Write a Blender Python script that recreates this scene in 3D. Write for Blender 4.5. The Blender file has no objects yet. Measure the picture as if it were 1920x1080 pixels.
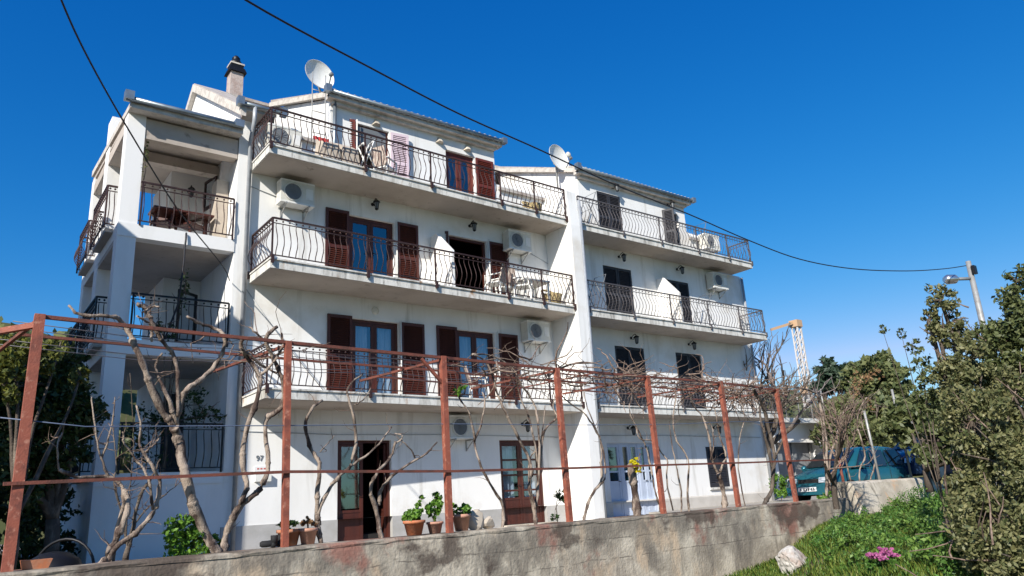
import bpy, math, random
import numpy as np
from mathutils import Vector, Matrix
R = math.radians
sc = bpy.context.scene
C = sc.collection
# ------------------------------------------------------------ camera
CAM = np.array([-4.4188, -16.3533, 1.2936]); YAW, PITCH, ROLL, F = 0.6624, 0.2776, -0.0581, 1396.19
_f = np.array([math.sin(YAW)*math.cos(PITCH), math.cos(YAW)*math.cos(PITCH), math.sin(PITCH)])
_r = np.array([math.cos(YAW), -math.sin(YAW), 0.0]); _u = np.cross(_r, _f)
RT = math.cos(ROLL)*_r + math.sin(ROLL)*_u; UP = -math.sin(ROLL)*_r + math.cos(ROLL)*_u
cd = bpy.data.cameras.new('camera'); cam = bpy.data.objects.new('camera', cd); C.objects.link(cam)
cam.matrix_world = Matrix([[RT[0], UP[0], -_f[0], CAM[0]], [RT[1], UP[1], -_f[1], CAM[1]], [RT[2], UP[2], -_f[2], CAM[2]], [0, 0, 0, 1]])
cd.sensor_width = 36; cd.lens = F/1920*36; cd.clip_end = 6000; cd.clip_start = .1
sc.camera = cam
# ------------------------------------------------------------ world, sun, exposure
SUN = Vector((-1.7, -1.0, 1.22)).normalized()        # towards the sun
EL = math.asin(SUN.z); AZ = math.atan2(SUN.x, SUN.y)
w = bpy.data.worlds.new('World'); sc.world = w; w.use_nodes = True
nt = w.node_tree; bg = nt.nodes['Background']
sky = nt.nodes.new('ShaderNodeTexSky'); sky.sky_type = 'NISHITA'; sky.sun_disc = False
sky.sun_elevation = EL; sky.sun_rotation = AZ; sky.air_density = 1.0; sky.dust_density = 0.2; sky.ozone_density = 4.0; sky.altitude = 100
hs = nt.nodes.new('ShaderNodeHueSaturation'); hs.inputs['Saturation'].default_value = 1.28; hs.inputs['Value'].default_value = 1.0
nt.links.new(sky.outputs[0], hs.inputs['Color'])
sp = nt.nodes.new('ShaderNodeSeparateColor'); cb = nt.nodes.new('ShaderNodeCombineColor'); nt.links.new(hs.outputs[0], sp.inputs[0])
def grade(i, a, p, hi):                               # deepen the blue of the clear sky, channel by channel
    pw = nt.nodes.new('ShaderNodeMath'); pw.operation = 'POWER'; pw.inputs[1].default_value = p; ml = nt.nodes.new('ShaderNodeMath'); ml.operation = 'MULTIPLY'; ml.inputs[1].default_value = a*.155**(p-1)
    mn = nt.nodes.new('ShaderNodeMath'); mn.operation = 'MINIMUM'; mn.inputs[1].default_value = hi/.155
    nt.links.new(sp.outputs[i], pw.inputs[0]); nt.links.new(pw.outputs[0], ml.inputs[0]); nt.links.new(ml.outputs[0], mn.inputs[0]); nt.links.new(mn.outputs[0], cb.inputs[i])
grade(0, 3.6, 1.9, .40); grade(1, .80, 1.01, .74); grade(2, .82, .664, 1.0)
nt.links.new(cb.outputs[0], bg.inputs[0]); bg.inputs[1].default_value = 0.12
sd = bpy.data.lights.new('sun', 'SUN'); sd.energy = 5.0; sd.angle = R(.5); sd.color = (1, .95, .86)
so = bpy.data.objects.new('sun', sd); C.objects.link(so); so.rotation_euler = SUN.to_track_quat('Z', 'Y').to_euler()
sc.view_settings.view_transform = 'Standard'; sc.view_settings.look = 'None'; sc.view_settings.exposure = 0.42; sc.view_settings.gamma = 1

# ------------------------------------------------------------ helpers
def ray(px, py):
    d = _f + RT*(px-960)/F - UP*(py-540)/F
    return d/np.linalg.norm(d)
def at(px, py, ax='y', v=0.0):
    i = 'xyz'.index(ax); d = ray(px, py); return CAM + (v-CAM[i])/d[i]*d
PA = np.array([-3.69, -7.14]); PB = np.array([11.48, -6.01]); PT = (PB-PA)/np.linalg.norm(PB-PA); PN = np.array([-PT[1], PT[0]])
def pl(px, py, o=0.0):                                # a point on the upright plane through the pergola posts
    d = ray(px, py); s = (o-((CAM[:2]-PA)@PN))/(d[:2]@PN); return CAM+s*d
def atd(px, py, dist): return CAM+ray(px, py)*dist
def along(s, o=0.0, z=0.0): p = PA+PT*s+PN*o; return np.array([p[0], p[1], z])

def mat(name, col, rough=.7, metal=0, noise=None, bump=None, spec=.4, extra=None):
    m = bpy.data.materials.new(name); m.use_nodes = True; n = m.node_tree; b = n.nodes['Principled BSDF']
    b.inputs['Base Color'].default_value = (*col, 1); b.inputs['Roughness'].default_value = rough; b.inputs['Metallic'].default_value = metal
    b.inputs['Specular IOR Level'].default_value = spec
    tc = n.nodes.new('ShaderNodeTexCoord')
    if noise:                                          # (scale, second colour, low, high, stretch)
        sc_, c2, lo, hi, st = noise
        mp = n.nodes.new('ShaderNodeMapping'); mp.inputs['Scale'].default_value = st
        nz = n.nodes.new('ShaderNodeTexNoise'); nz.inputs['Scale'].default_value = sc_; nz.inputs['Detail'].default_value = 8; nz.inputs['Roughness'].default_value = .62
        rp = n.nodes.new('ShaderNodeMapRange'); rp.inputs[1].default_value = lo; rp.inputs[2].default_value = hi
        mx = n.nodes.new('ShaderNodeMix'); mx.data_type = 'RGBA'; mx.inputs[6].default_value = (*col, 1); mx.inputs[7].default_value = (*c2, 1)
        n.links.new(tc.outputs['Object'], mp.inputs[0]); n.links.new(mp.outputs[0], nz.inputs['Vector']); n.links.new(nz.outputs[0], rp.inputs[0])
        n.links.new(rp.outputs[0], mx.inputs[0]); n.links.new(mx.outputs[2], b.inputs['Base Color'])
        if extra:
            for (s2, c3, lo2, hi2, st2) in extra:
                mp2 = n.nodes.new('ShaderNodeMapping'); mp2.inputs['Scale'].default_value = st2; mp2.inputs['Location'].default_value = (s2*3, 7, 2)
                nz2 = n.nodes.new('ShaderNodeTexNoise'); nz2.inputs['Scale'].default_value = s2; nz2.inputs['Detail'].default_value = 6; nz2.inputs['Roughness'].default_value = .6
                rp2 = n.nodes.new('ShaderNodeMapRange'); rp2.inputs[1].default_value = lo2; rp2.inputs[2].default_value = hi2
                m2 = n.nodes.new('ShaderNodeMix'); m2.data_type = 'RGBA'; m2.inputs[7].default_value = (*c3, 1)
                n.links.new(tc.outputs['Object'], mp2.inputs[0]); n.links.new(mp2.outputs[0], nz2.inputs['Vector']); n.links.new(nz2.outputs[0], rp2.inputs[0])
                n.links.new(rp2.outputs[0], m2.inputs[0]); n.links.new(mx.outputs[2], m2.inputs[6]); n.links.new(m2.outputs[2], b.inputs['Base Color']); mx = m2
    if bump:
        nb = n.nodes.new('ShaderNodeTexNoise'); nb.inputs['Scale'].default_value = bump[0]; nb.inputs['Detail'].default_value = 5
        bp = n.nodes.new('ShaderNodeBump'); bp.inputs['Strength'].default_value = bump[1]; bp.inputs['Distance'].default_value = .02
        n.links.new(tc.outputs['Object'], nb.inputs['Vector']); n.links.new(nb.outputs[0], bp.inputs['Height']); n.links.new(bp.outputs[0], b.inputs['Normal'])
    return m
def leafmat(name, c1, c2, trans=.25):
    m = bpy.data.materials.new(name); m.use_nodes = True; n = m.node_tree; b = n.nodes['Principled BSDF']
    g = n.nodes.new('ShaderNodeNewGeometry'); mx = n.nodes.new('ShaderNodeMix'); mx.data_type = 'RGBA'
    mx.inputs[6].default_value = (*c1, 1); mx.inputs[7].default_value = (*c2, 1)
    n.links.new(g.outputs['Random Per Island'], mx.inputs[0]); n.links.new(mx.outputs[2], b.inputs['Base Color'])
    b.inputs['Roughness'].default_value = .5; b.inputs['Specular IOR Level'].default_value = .35
    tr = n.nodes.new('ShaderNodeBsdfTranslucent'); n.links.new(mx.outputs[2], tr.inputs[0])
    ms = n.nodes.new('ShaderNodeMixShader'); ms.inputs[0].default_value = trans
    out = n.nodes['Material Output']; n.links.new(b.outputs[0], ms.inputs[1]); n.links.new(tr.outputs[0], ms.inputs[2]); n.links.new(ms.outputs[0], out.inputs[0])
    return m
S1 = (1, 1, 1)
M = dict(
 stucco=mat('stucco', (.82, .81, .79), .9, noise=(.9, (.70, .69, .66), .45, .8, (1, 1, .35)), bump=(55, .12), spec=.2, extra=[(3.5, (.50, .48, .44), .56, .80, (1, 1, .10)), (.55, (.66, .62, .56), .55, .7, S1)]),
 stuccoside=mat('stucco_side', (.80, .79, .77), .9, noise=(1.2, (.66, .65, .62), .5, .8, (1, 1, .3)), bump=(55, .12), spec=.2),
 soffit=mat('soffit_bounce_tint', (.50, .44, .385), .95, noise=(.8, (.40, .345, .295), .42, .65, S1), bump=(30, .15), spec=.1, extra=[(5, (.28, .24, .20), .60, .74, S1)]),  # warm bounce light on the undersides is put into this beige
 slab=mat('slab_edge', (.70, .68, .63), .9, noise=(2.5, (.40, .38, .34), .45, .7, (1.6, 1, .5)), bump=(40, .3), spec=.2, extra=[(9, (.22, .21, .19), .55, .72, (1, 1, .25)), (3, (.36, .22, .13), .62, .72, (1, 1, .3))]),
 plinth=mat('plinth', (.44, .43, .42), .9, noise=(2, (.34, .33, .31), .4, .7, S1), bump=(40, .2), spec=.2),
 plinth2=mat('plinth_pale', (.56, .53, .49), .9, noise=(2, (.45, .42, .38), .4, .7, S1), bump=(40, .2), spec=.2),
 iron=mat('wrought_iron', (.045, .024, .024), .55, .3, noise=(25, (.11, .05, .035), .5, .75, S1)),
 iron2=mat('grey_iron', (.10, .095, .10), .55, .3, noise=(25, (.18, .12, .10), .5, .75, S1)),
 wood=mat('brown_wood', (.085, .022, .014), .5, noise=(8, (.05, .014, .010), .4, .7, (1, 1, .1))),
 woodlit=mat('sunlit_brown_wood', (.15, .030, .018), .5, noise=(8, (.09, .02, .014), .4, .7, (1, 1, .1))),  # lit copy of the brown wood, top-floor sunshine put into the colour
 dark=mat('dark_shutter', (.028, .028, .034), .6, noise=(9, (.05, .05, .055), .5, .8, S1)),
 tile=mat('roof_tile', (.36, .17, .10), .85, noise=(3, (.22, .12, .08), .4, .7, S1), bump=(12, .5)),
 rooft=mat('pale_roof_tile', (.46, .42, .38), .9, noise=(4, (.30, .24, .20), .4, .7, S1), bump=(12, .5)),
 cornice=mat('cornice', (.60, .55, .49), .9, noise=(5, (.36, .32, .28), .45, .7, S1), bump=(20, .4), spec=.2),
 zinc=mat('zinc', (.30, .34, .36), .42, .7, noise=(4, (.2, .23, .25), .4, .7, S1)),
 pipe=mat('grey_pipe', (.40, .42, .44), .5, .2, noise=(5, (.3, .31, .33), .4, .7, S1)),
 whitep=mat('white_plastic', (.76, .75, .71), .4, noise=(6, (.62, .60, .54), .5, .8, S1)),
 creamp=mat('cream_plastic', (.66, .64, .57), .45, noise=(6, (.52, .49, .42), .5, .8, S1)),
 grey=mat('grey_grille', (.16, .17, .18), .5),
 darkin=mat('dark_interior', (.02, .018, .016), .9),
 floor=mat('tile_floor', (.42, .33, .27), .6, noise=(6, (.35, .27, .22), .4, .6, S1)),
 bluedoor=mat('pale_blue_door', (.50, .56, .68), .45, noise=(4, (.44, .50, .60), .4, .7, S1)),
 curtain=mat('curtain', (.62, .68, .74), .9, noise=(9, (.46, .52, .60), .4, .6, (3, 1, .2))),
 rust=mat('rust_paint', (.29, .085, .052), .65, noise=(5, (.17, .055, .038), .46, .62, S1), bump=(60, .25), extra=[(14, (.42, .19, .13), .56, .68, S1)]),
 rustd=mat('dark_rust', (.19, .060, .040), .7, noise=(5, (.11, .045, .032), .45, .62, S1), bump=(60, .25)),
 galv=mat('galvanised', (.38, .38, .37), .5, .4, noise=(6, (.28, .26, .23), .45, .7, S1)),
 conc=mat('old_concrete', (.60, .53, .42), .95, noise=(1.3, (.35, .30, .235),   .42, .58, (1, 1, 1.2)), bump=(22, .6), spec=.15,
          extra=[(1.6, (.60, .46, .32), .54, .66, (1, 1, .5)), (4.5, (.20, .175, .145), .53, .72, (1.0, 1, .16))]),
 conc2=mat('pale_concrete', (.60, .54, .45), .95, noise=(1.3, (.42, .37, .30), .42, .60, S1), bump=(20, .6), spec=.15, extra=[(2, (.58, .38, .24), .58, .70, S1), (4, (.20, .175, .14), .55, .68, (1, 1, .14))]),
 cap=mat('wall_cap', (.46, .44, .40), .95, noise=(3, (.22, .21, .17), .42, .62, S1), bump=(25, .6), spec=.1),
 bark=mat('vine_bark', (.36, .29, .235), .95, noise=(7, (.085, .06, .05), .43, .58, (1, 1, .45)), bump=(70, .9), spec=.1),
 barkd=mat('dark_bark', (.10, .08, .065), .95, noise=(9, (.24, .20, .16), .5, .7, (1, 1, .4)), bump=(50, .9), spec=.1),
 terra=mat('terracotta', (.50, .17, .075), .8, noise=(9, (.42, .22, .14), .45, .7, S1), bump=(40, .2)),
 terrap=mat('pale_terracotta', (.52, .28, .20), .8, noise=(9, (.42, .22, .15), .45, .7, S1), bump=(40, .2)),
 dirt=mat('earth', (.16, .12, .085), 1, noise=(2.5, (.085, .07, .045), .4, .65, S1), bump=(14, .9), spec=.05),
 yard=mat('yard_concrete', (.40, .37, .33), .95, noise=(1.2, (.27, .25, .22), .4, .7, S1), bump=(25, .4), spec=.1),
 black=mat('black_metal', (.012, .012, .014), .45, .3),
 rubber=mat('rubber', (.015, .015, .016), .8),
 carteal=mat('teal_paint', (.018, .13, .17), .25, .35, spec=.6), carnavy=mat('navy_paint', (.025, .06, .15), .25, .35, spec=.6),
 chrome=mat('bright_metal', (.6, .6, .6), .25, .9), plate=mat('plate_white', (.75, .75, .75), .5), lampg=mat('lamp_glass', (.55, .58, .6), .15, .2, spec=.8),
 stone=mat('limestone', (.50, .47, .43), .95, noise=(3, (.30, .22, .18), .5, .68, S1), bump=(9, 1.0), spec=.1),
 hill=mat('hillside', (.075, .085, .035), 1, noise=(.25, (.13, .12, .055), .42, .62, S1), bump=(1.5, 1), spec=.05),
 lattice=mat('pale_paint', (.58, .55, .52), .7, noise=(6, (.45, .35, .3), .5, .7, S1)), yellow=mat('yellow_paint', (.58, .33, .09), .7), armt=mat('tan_paint', (.50, .33, .20), .8),
 brick=mat('chimney_render', (.48, .40, .36), .95, noise=(6, (.36, .26, .22), .45, .65, S1), bump=(20, .5), spec=.1),
 canvas=mat('beige_canvas', (.50, .43, .35), .95, noise=(5, (.40, .34, .28), .4, .7, S1)),
 red=mat('red_cloth', (.45, .04, .04), .8), wicker=mat('wicker', (.42, .33, .16), .8, noise=(30, (.18, .12, .06), .45, .6, S1)),
 ink=mat('black_ink', (.03, .03, .03), .7), redink=mat('red_ink', (.5, .12, .1), .7), pink=leafmat('pink_petal', (.55, .14, .32), (.40, .12, .30), .3),
 yel=leafmat('yellow_petal', (.75, .62, .03), (.65, .60, .02), .3),
 tarp=mat('grey_door_sheet', (.27, .28, .29), .6, noise=(2, (.18, .18, .19), .4, .7, S1), bump=(4, .6)),
 wirem=mat('black_cable', (.02, .02, .025), .6), bluewire=mat('blue_wire', (.10, .13, .20), .5), wsteel=mat('wire_steel', (.15, .14, .15), .5, .5),
 stripe=mat('striped_cushion', (.55, .47, .40), .9, noise=(1, (.30, .22, .19), .47, .53, (22, 22, 1))),
 leafl=leafmat('laurel_leaf', (.016, .035, .010), (.055, .085, .018), .12), leafo=leafmat('olive_leaf', (.060, .085, .030), (.16, .175, .065)),
 leafg=leafmat('fresh_leaf', (.06, .15, .02), (.16, .30, .035)), leafb=leafmat('bush_leaf', (.065, .085, .030), (.26, .245, .11)), leafy=leafmat('yellow_green_leaf', (.05, .07, .015), (.20, .20, .035)),
 leaff=leafmat('far_leaf', (.085, .115, .045), (.20, .21, .085)), leafd=leafmat('dark_leaf', (.018, .045, .014), (.055, .10, .025)),
 leafn=leafmat('blue_green_leaf', (.03, .055, .035), (.06, .095, .055)), weedm=leafmat('leafy_weed', (.04, .11, .02), (.19, .30, .06)), leafbr=leafmat('dry_leaf', (.22, .12, .055), (.34, .20, .10)),
 grassm=leafmat('grass_blade', (.13, .20, .025), (.33, .38, .08)), grassm2=leafmat('weed_leaf', (.045, .13, .025), (.12, .24, .04)),
 twig=mat('dry_twig', (.27, .20, .16), .95, noise=(20, (.13, .09, .07), .4, .6, S1), spec=.1),
 hairtwig=mat('bare_twig', (.20, .17, .16), .95, spec=.1),
)
g_ = bpy.data.materials.new('window_glass'); g_.use_nodes = True; n_ = g_.node_tree; n_.nodes.remove(n_.nodes['Principled BSDF'])
gl = n_.nodes.new('ShaderNodeBsdfGlossy'); gl.inputs['Roughness'].default_value = .04; gl.inputs['Color'].default_value = (.62, .66, .66, 1)
tr = n_.nodes.new('ShaderNodeBsdfTransparent'); tr.inputs['Color'].default_value = (.75, .82, .88, 1); mx_ = n_.nodes.new('ShaderNodeMixShader'); mx_.inputs[0].default_value = .32
n_.links.new(tr.outputs[0], mx_.inputs[1]); n_.links.new(gl.outputs[0], mx_.inputs[2]); n_.links.new(mx_.outputs[0], n_.nodes['Material Output'].inputs[0])
M['glass'] = g_
M['carglass'] = mat('car_glass', (.012, .018, .022), .05, 0, spec=.9)

def louvre_bump(m, per_m):                            # horizontal slats pressed into a shutter leaf
    n = m.node_tree; b = n.nodes['Principled BSDF']; tc = n.nodes.new('ShaderNodeTexCoord'); wv = n.nodes.new('ShaderNodeTexWave'); wv.wave_type = 'BANDS'; wv.bands_direction = 'Z'; wv.wave_profile = 'SAW'
    wv.inputs['Scale'].default_value = per_m/ (2*math.pi) *2; bp = n.nodes.new('ShaderNodeBump'); bp.inputs['Strength'].default_value = 1; bp.inputs['Distance'].default_value = .03
    n.links.new(tc.outputs['Object'], wv.inputs['Vector']); n.links.new(wv.outputs['Fac'], bp.inputs['Height']); n.links.new(bp.outputs[0], b.inputs['Normal'])
def weather(m):                                       # black algae and rusty paint running down from the top edge, and two cast seams
    n = m.node_tree; b = n.nodes['Principled BSDF']; tc = n.nodes.new('ShaderNodeTexCoord'); sx = n.nodes.new('ShaderNodeSeparateXYZ'); n.links.new(tc.outputs['Object'], sx.inputs[0])
    def node(t, **k):
        q = n.nodes.new(t)
        for a, v in k.items(): setattr(q, a, v)
        return q
    def math_(op, a, c):
        q = node('ShaderNodeMath', operation=op)
        for i, v in enumerate((a, c)):
            if isinstance(v, (int, float)): q.inputs[i].default_value = v
            else: n.links.new(v, q.inputs[i])
        return q.outputs[0]
    def rng(v, lo, hi):
        q = node('ShaderNodeMapRange'); q.inputs[1].default_value = lo; q.inputs[2].default_value = hi; n.links.new(v, q.inputs[0]); return q.outputs[0]
    def noise_(sc_, st, off, det=7):
        mp = node('ShaderNodeMapping'); mp.inputs['Scale'].default_value = st; mp.inputs['Location'].default_value = (off, off*.7, 0); n.links.new(tc.outputs['Object'], mp.inputs[0])
        q = node('ShaderNodeTexNoise'); q.inputs['Scale'].default_value = sc_; q.inputs['Detail'].default_value = det; q.inputs['Roughness'].default_value = .6; n.links.new(mp.outputs[0], q.inputs['Vector']); return q.outputs[0]
    def lay(col, fac):
        mx = node('ShaderNodeMix', data_type='RGBA'); n.links.new(b.inputs['Base Color'].links[0].from_socket, mx.inputs[6]); mx.inputs[7].default_value = (*col, 1); n.links.new(fac, mx.inputs[0]); n.links.new(mx.outputs[2], b.inputs['Base Color'])
    h = rng(sx.outputs[2], -.1, .95)
    lay((.19, .165, .135), math_('MULTIPLY', rng(math_('ADD', noise_(1.5, (1, 1, .8), 3), math_('MULTIPLY', h, .18)), .53, .70), .9))
    lay((.30, .115, .085), math_('MULTIPLY', rng(math_('ADD', noise_(.8, (1, 1, .9), 11), math_('MULTIPLY', h, .14)), .64, .71), .7))
    lay((.085, .062, .05), math_('MULTIPLY', rng(math_('ADD', noise_(.7, (1, 1, 1.5), 23), math_('MULTIPLY', h, .2)), .70, .75), .8))
    z = math_('ADD', sx.outputs[2], math_('MULTIPLY', noise_(1.1, (1, 1, .01), 5), .16))
    for zz in (.34, .66):
        d = math_('ABSOLUTE', math_('SUBTRACT', z, zz), 0); q = node('ShaderNodeMapRange'); q.inputs[1].default_value = .012; q.inputs[2].default_value = .003; n.links.new(d, q.inputs[0])
        lay((.13, .11, .09), math_('MULTIPLY', q.outputs[0], math_('MULTIPLY', rng(noise_(3, (1, 1, 1), 9), .42, .55), .8)))
weather(M['conc'])


class MB:
    def __init__(s): s.v = []; s.f = []; s.sm = []
    def face(s, pts, sm=False):
        k = len(s.v); s.v += [tuple(p) for p in pts]; s.f.append(tuple(range(k, k+len(pts)))); s.sm.append(sm)
    def hexa(s, b, t):                                # four bottom points, four top points, same order (anticlockwise from above)
        k = len(s.v); s.v += [tuple(p) for p in b]+[tuple(p) for p in t]
        s.f += [(k+3, k+2, k+1, k), (k+4, k+5, k+6, k+7)]+[(k+i, k+(i+1) % 4, k+4+(i+1) % 4, k+4+i) for i in range(4)]; s.sm += [False]*6
    def box(s, x0, x1, y0, y1, z0, z1):
        s.hexa([(x0, y0, z0), (x1, y0, z0), (x1, y1, z0), (x0, y1, z0)], [(x0, y0, z1), (x1, y0, z1), (x1, y1, z1), (x0, y1, z1)])
    def prism(s, poly, axis, a, b):                   # polygon in the other two axes, extruded along axis
        def P(u, v, t): return {'x': (t, u, v), 'y': (u, t, v), 'z': (u, v, t)}[axis]
        k = len(s.v); n = len(poly); s.v += [P(u, v, a) for u, v in poly]+[P(u, v, b) for u, v in poly]
        s.f += [tuple(range(k+n-1, k-1, -1)), tuple(range(k+n, k+2*n))]+[(k+i, k+(i+1) % n, k+n+(i+1) % n, k+n+i) for i in range(n)]; s.sm += [False]*(n+2)
    def tube(s, pts, rad, n=6, cap=True, sm=True):
        pts = [np.array(p, float) for p in pts]
        if np.isscalar(rad): rad = [rad]*len(pts)
        k0 = len(s.v); ref = np.array([.31, .17, .93])
        for i, p in enumerate(pts):
            t = pts[min(i+1, len(pts)-1)]-pts[max(i-1, 0)]; t = t/(np.linalg.norm(t)+1e-9)
            if abs(t@ref) > .98: ref = np.array([1., .1, 0])
            a = np.cross(t, ref); a /= np.linalg.norm(a); b = np.cross(t, a)
            for j in range(n):
                q = 2*math.pi*j/n; s.v.append(tuple(p+rad[i]*(math.cos(q)*a+math.sin(q)*b)))
        for i in range(len(pts)-1):
            for j in range(n):
                s.f.append((k0+i*n+j, k0+i*n+(j+1) % n, k0+(i+1)*n+(j+1) % n, k0+(i+1)*n+j)); s.sm.append(sm)
        if cap: s.f += [tuple(k0+j for j in range(n-1, -1, -1)), tuple(k0+(len(pts)-1)*n+j for j in range(n))]; s.sm += [False, False]
    def bar(s, a, b, w, h=None):
        a = np.array(a, float); b = np.array(b, float); h = h or w; t = (b-a)/np.linalg.norm(b-a)
        up = np.array([0, 0, 1.]) if abs(t[2]) < .95 else np.array([0, 1., 0]); x = np.cross(t, up); x /= np.linalg.norm(x); y = np.cross(x, t)
        q = [(-1, -1), (1, -1), (1, 1), (-1, 1)]
        s.hexa([a+x*w/2*i+y*h/2*j for i, j in q], [b+x*w/2*i+y*h/2*j for i, j in q])
    def lathe(s, prof, c=(0, 0, 0), n=16, axis='z', sm=True, cap=True):
        k = len(s.v)
        for r, z in prof:
            for j in range(n):
                q = 2*math.pi*j/n; a, b = r*math.cos(q), r*math.sin(q)
                p = {'z': (a, b, z), 'y': (a, z, b), 'x': (z, a, b)}[axis]; s.v.append((c[0]+p[0], c[1]+p[1], c[2]+p[2]))
        for i in range(len(prof)-1):
            for j in range(n): s.f.append((k+i*n+j, k+i*n+(j+1) % n, k+(i+1)*n+(j+1) % n, k+(i+1)*n+j)); s.sm.append(sm)
        if cap: s.f += [tuple(k+j for j in range(n-1, -1, -1)), tuple(k+(len(prof)-1)*n+j for j in range(n))]; s.sm += [False]*2
    def ball(s, c, r, n=8, m=5):
        s.lathe([(r*math.sin(math.pi*(i+.02)/(m+.04)) if 0 < i < m else .001, -r*math.cos(math.pi*i/m)) for i in range(m+1)], c, n)
    def xf(s, Mx):
        s.v = [tuple(Mx @ Vector(p)) for p in s.v]; return s
    def build(s, name, m, parent=None):
        me = bpy.data.meshes.new(name); me.from_pydata(s.v, [], s.f); me.polygons.foreach_set('use_smooth', s.sm)
        me.materials.append(m if not isinstance(m, str) else M[m]); me.update()
        o = bpy.data.objects.new(name, me); C.objects.link(o)
        if parent is not None:
            o.parent = parent; o.matrix_parent_inverse = WM[parent.name].inverted()
            WM[o.name] = WM[parent.name] @ WM[parent.name].inverted()
        else: WM[o.name] = Matrix()
        return o
WM = {}
def tag(o, label, cat, group=None, kind=None):
    if label: o['label'] = label
    if cat: o['category'] = cat
    if group: o['group'] = group
    if kind: o['kind'] = kind
    return o
def thing(name, label, cat, loc=(0, 0, 0), group=None, rz=0):
    o = bpy.data.objects.new(name, None); C.objects.link(o); o.location = loc; o.rotation_euler = (0, 0, rz); o.empty_display_size = .2
    WM[o.name] = Matrix.Translation(Vector(loc)) @ Matrix.Rotation(rz, 4, 'Z')
    return tag(o, label, cat, group)
def struct(o): o['kind'] = 'structure'; return o
def copy_tree(o, parent=None):
    c = o.copy(); C.objects.link(c)
    if parent is not None: c.parent = parent
    for ch in [q for q in bpy.data.objects if q.parent == o]: copy_tree(ch, c)
    return c
def place_copy(src, loc, rz, label, scale=None):
    c = copy_tree(src); c.location = loc; c.rotation_euler = (0, 0, rz); c['label'] = label
    if scale: c.scale = scale
    return c

def leaves(name, pts, size, m, parent=None, seed=1, aspect=.5, up=0.0):
    rng = np.random.default_rng(seed); n = len(pts); P = np.array(pts)
    a = rng.normal(size=(n, 3)); a[:, 2] += up; a /= np.linalg.norm(a, axis=1)[:, None]
    b = rng.normal(size=(n, 3)); b -= (b*a).sum(1)[:, None]*a; b /= np.linalg.norm(b, axis=1)[:, None]
    s = size*rng.uniform(.6, 1.35, n)[:, None]; c = np.cross(a, b)*s*.12
    V = np.stack([P-a*s, P+b*s*aspect+c, P+a*s, P-b*s*aspect+c], 1).reshape(-1, 3)
    me = bpy.data.meshes.new(name); me.vertices.add(4*n); me.vertices.foreach_set('co', V.ravel())
    me.loops.add(4*n); me.loops.foreach_set('vertex_index', np.arange(4*n)); me.polygons.add(n); me.polygons.foreach_set('loop_start', np.arange(n)*4); me.polygons.foreach_set('loop_total', np.full(n, 4))
    me.materials.append(M[m] if isinstance(m, str) else m); me.update(calc_edges=True)
    o = bpy.data.objects.new(name, me); C.objects.link(o)
    if parent is not None: o.parent = parent; o.matrix_parent_inverse = WM[parent.name].inverted()
    WM[o.name] = Matrix(); return o
def clumps(blobs, n, rng, nsub=14, sub=.32, shell=.55):
    """leaf points: blobs = (centre, radii); each blob is broken into uneven smaller clumps"""
    out = []; vol = np.array([r[0]*r[1]*r[2] for _, r in blobs])**.75; vol = vol/vol.sum()
    for (c, r), w_ in zip(blobs, vol):
        c = np.array(c); r = np.array(r); k = max(20, int(n*w_))
        d = rng.normal(size=(nsub, 3)); d /= np.linalg.norm(d, axis=1)[:, None]
        sc_ = d*rng.uniform(shell, 1.0, (nsub, 1)); rs = rng.uniform(.6, 1.4, nsub)*sub
        i = rng.integers(0, nsub, k); e = rng.normal(size=(k, 3)); e /= np.linalg.norm(e, axis=1)[:, None]
        q = sc_[i]+e*(rng.uniform(0, 1, (k, 1))**.6)*rs[i][:, None]
        out.append(c+q*r)
    return np.concatenate(out)
rng0 = random.Random(4)
def wob(pts, r0, r1, seg=4, amp=.02, seed=0):
    """knobbly stem through given points"""
    rg = random.Random(seed); P = [np.array(p, float) for p in pts]; out = []; rad = []
    for i in range(len(P)-1):
        p0 = P[max(i-1, 0)]; p1 = P[i]; p2 = P[i+1]; p3 = P[min(i+2, len(P)-1)]
        for k in range(seg):
            t = k/seg; q = .5*((2*p1)+(-p0+p2)*t+(2*p0-5*p1+4*p2-p3)*t*t+(-p0+3*p1-3*p2+p3)*t**3); out.append(q)
    out.append(P[-1]); n = len(out)
    for i in range(n):
        out[i] = out[i]+np.array([rg.uniform(-1, 1), rg.uniform(-1, 1), rg.uniform(-1, 1)])*amp*(0 if i == 0 else 1)
        rad.append((r0+(r1-r0)*i/(n-1))*rg.uniform(.8, 1.25))
    return out, rad

# ============================================================ GROUND
mb = MB(); mb.face([(-3000, -3000, -.45), (3000, -3000, -.45), (3000, 3000, -.45), (-3000, 3000, -.45)])
struct(mb.build('ground', 'hill'))
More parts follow.
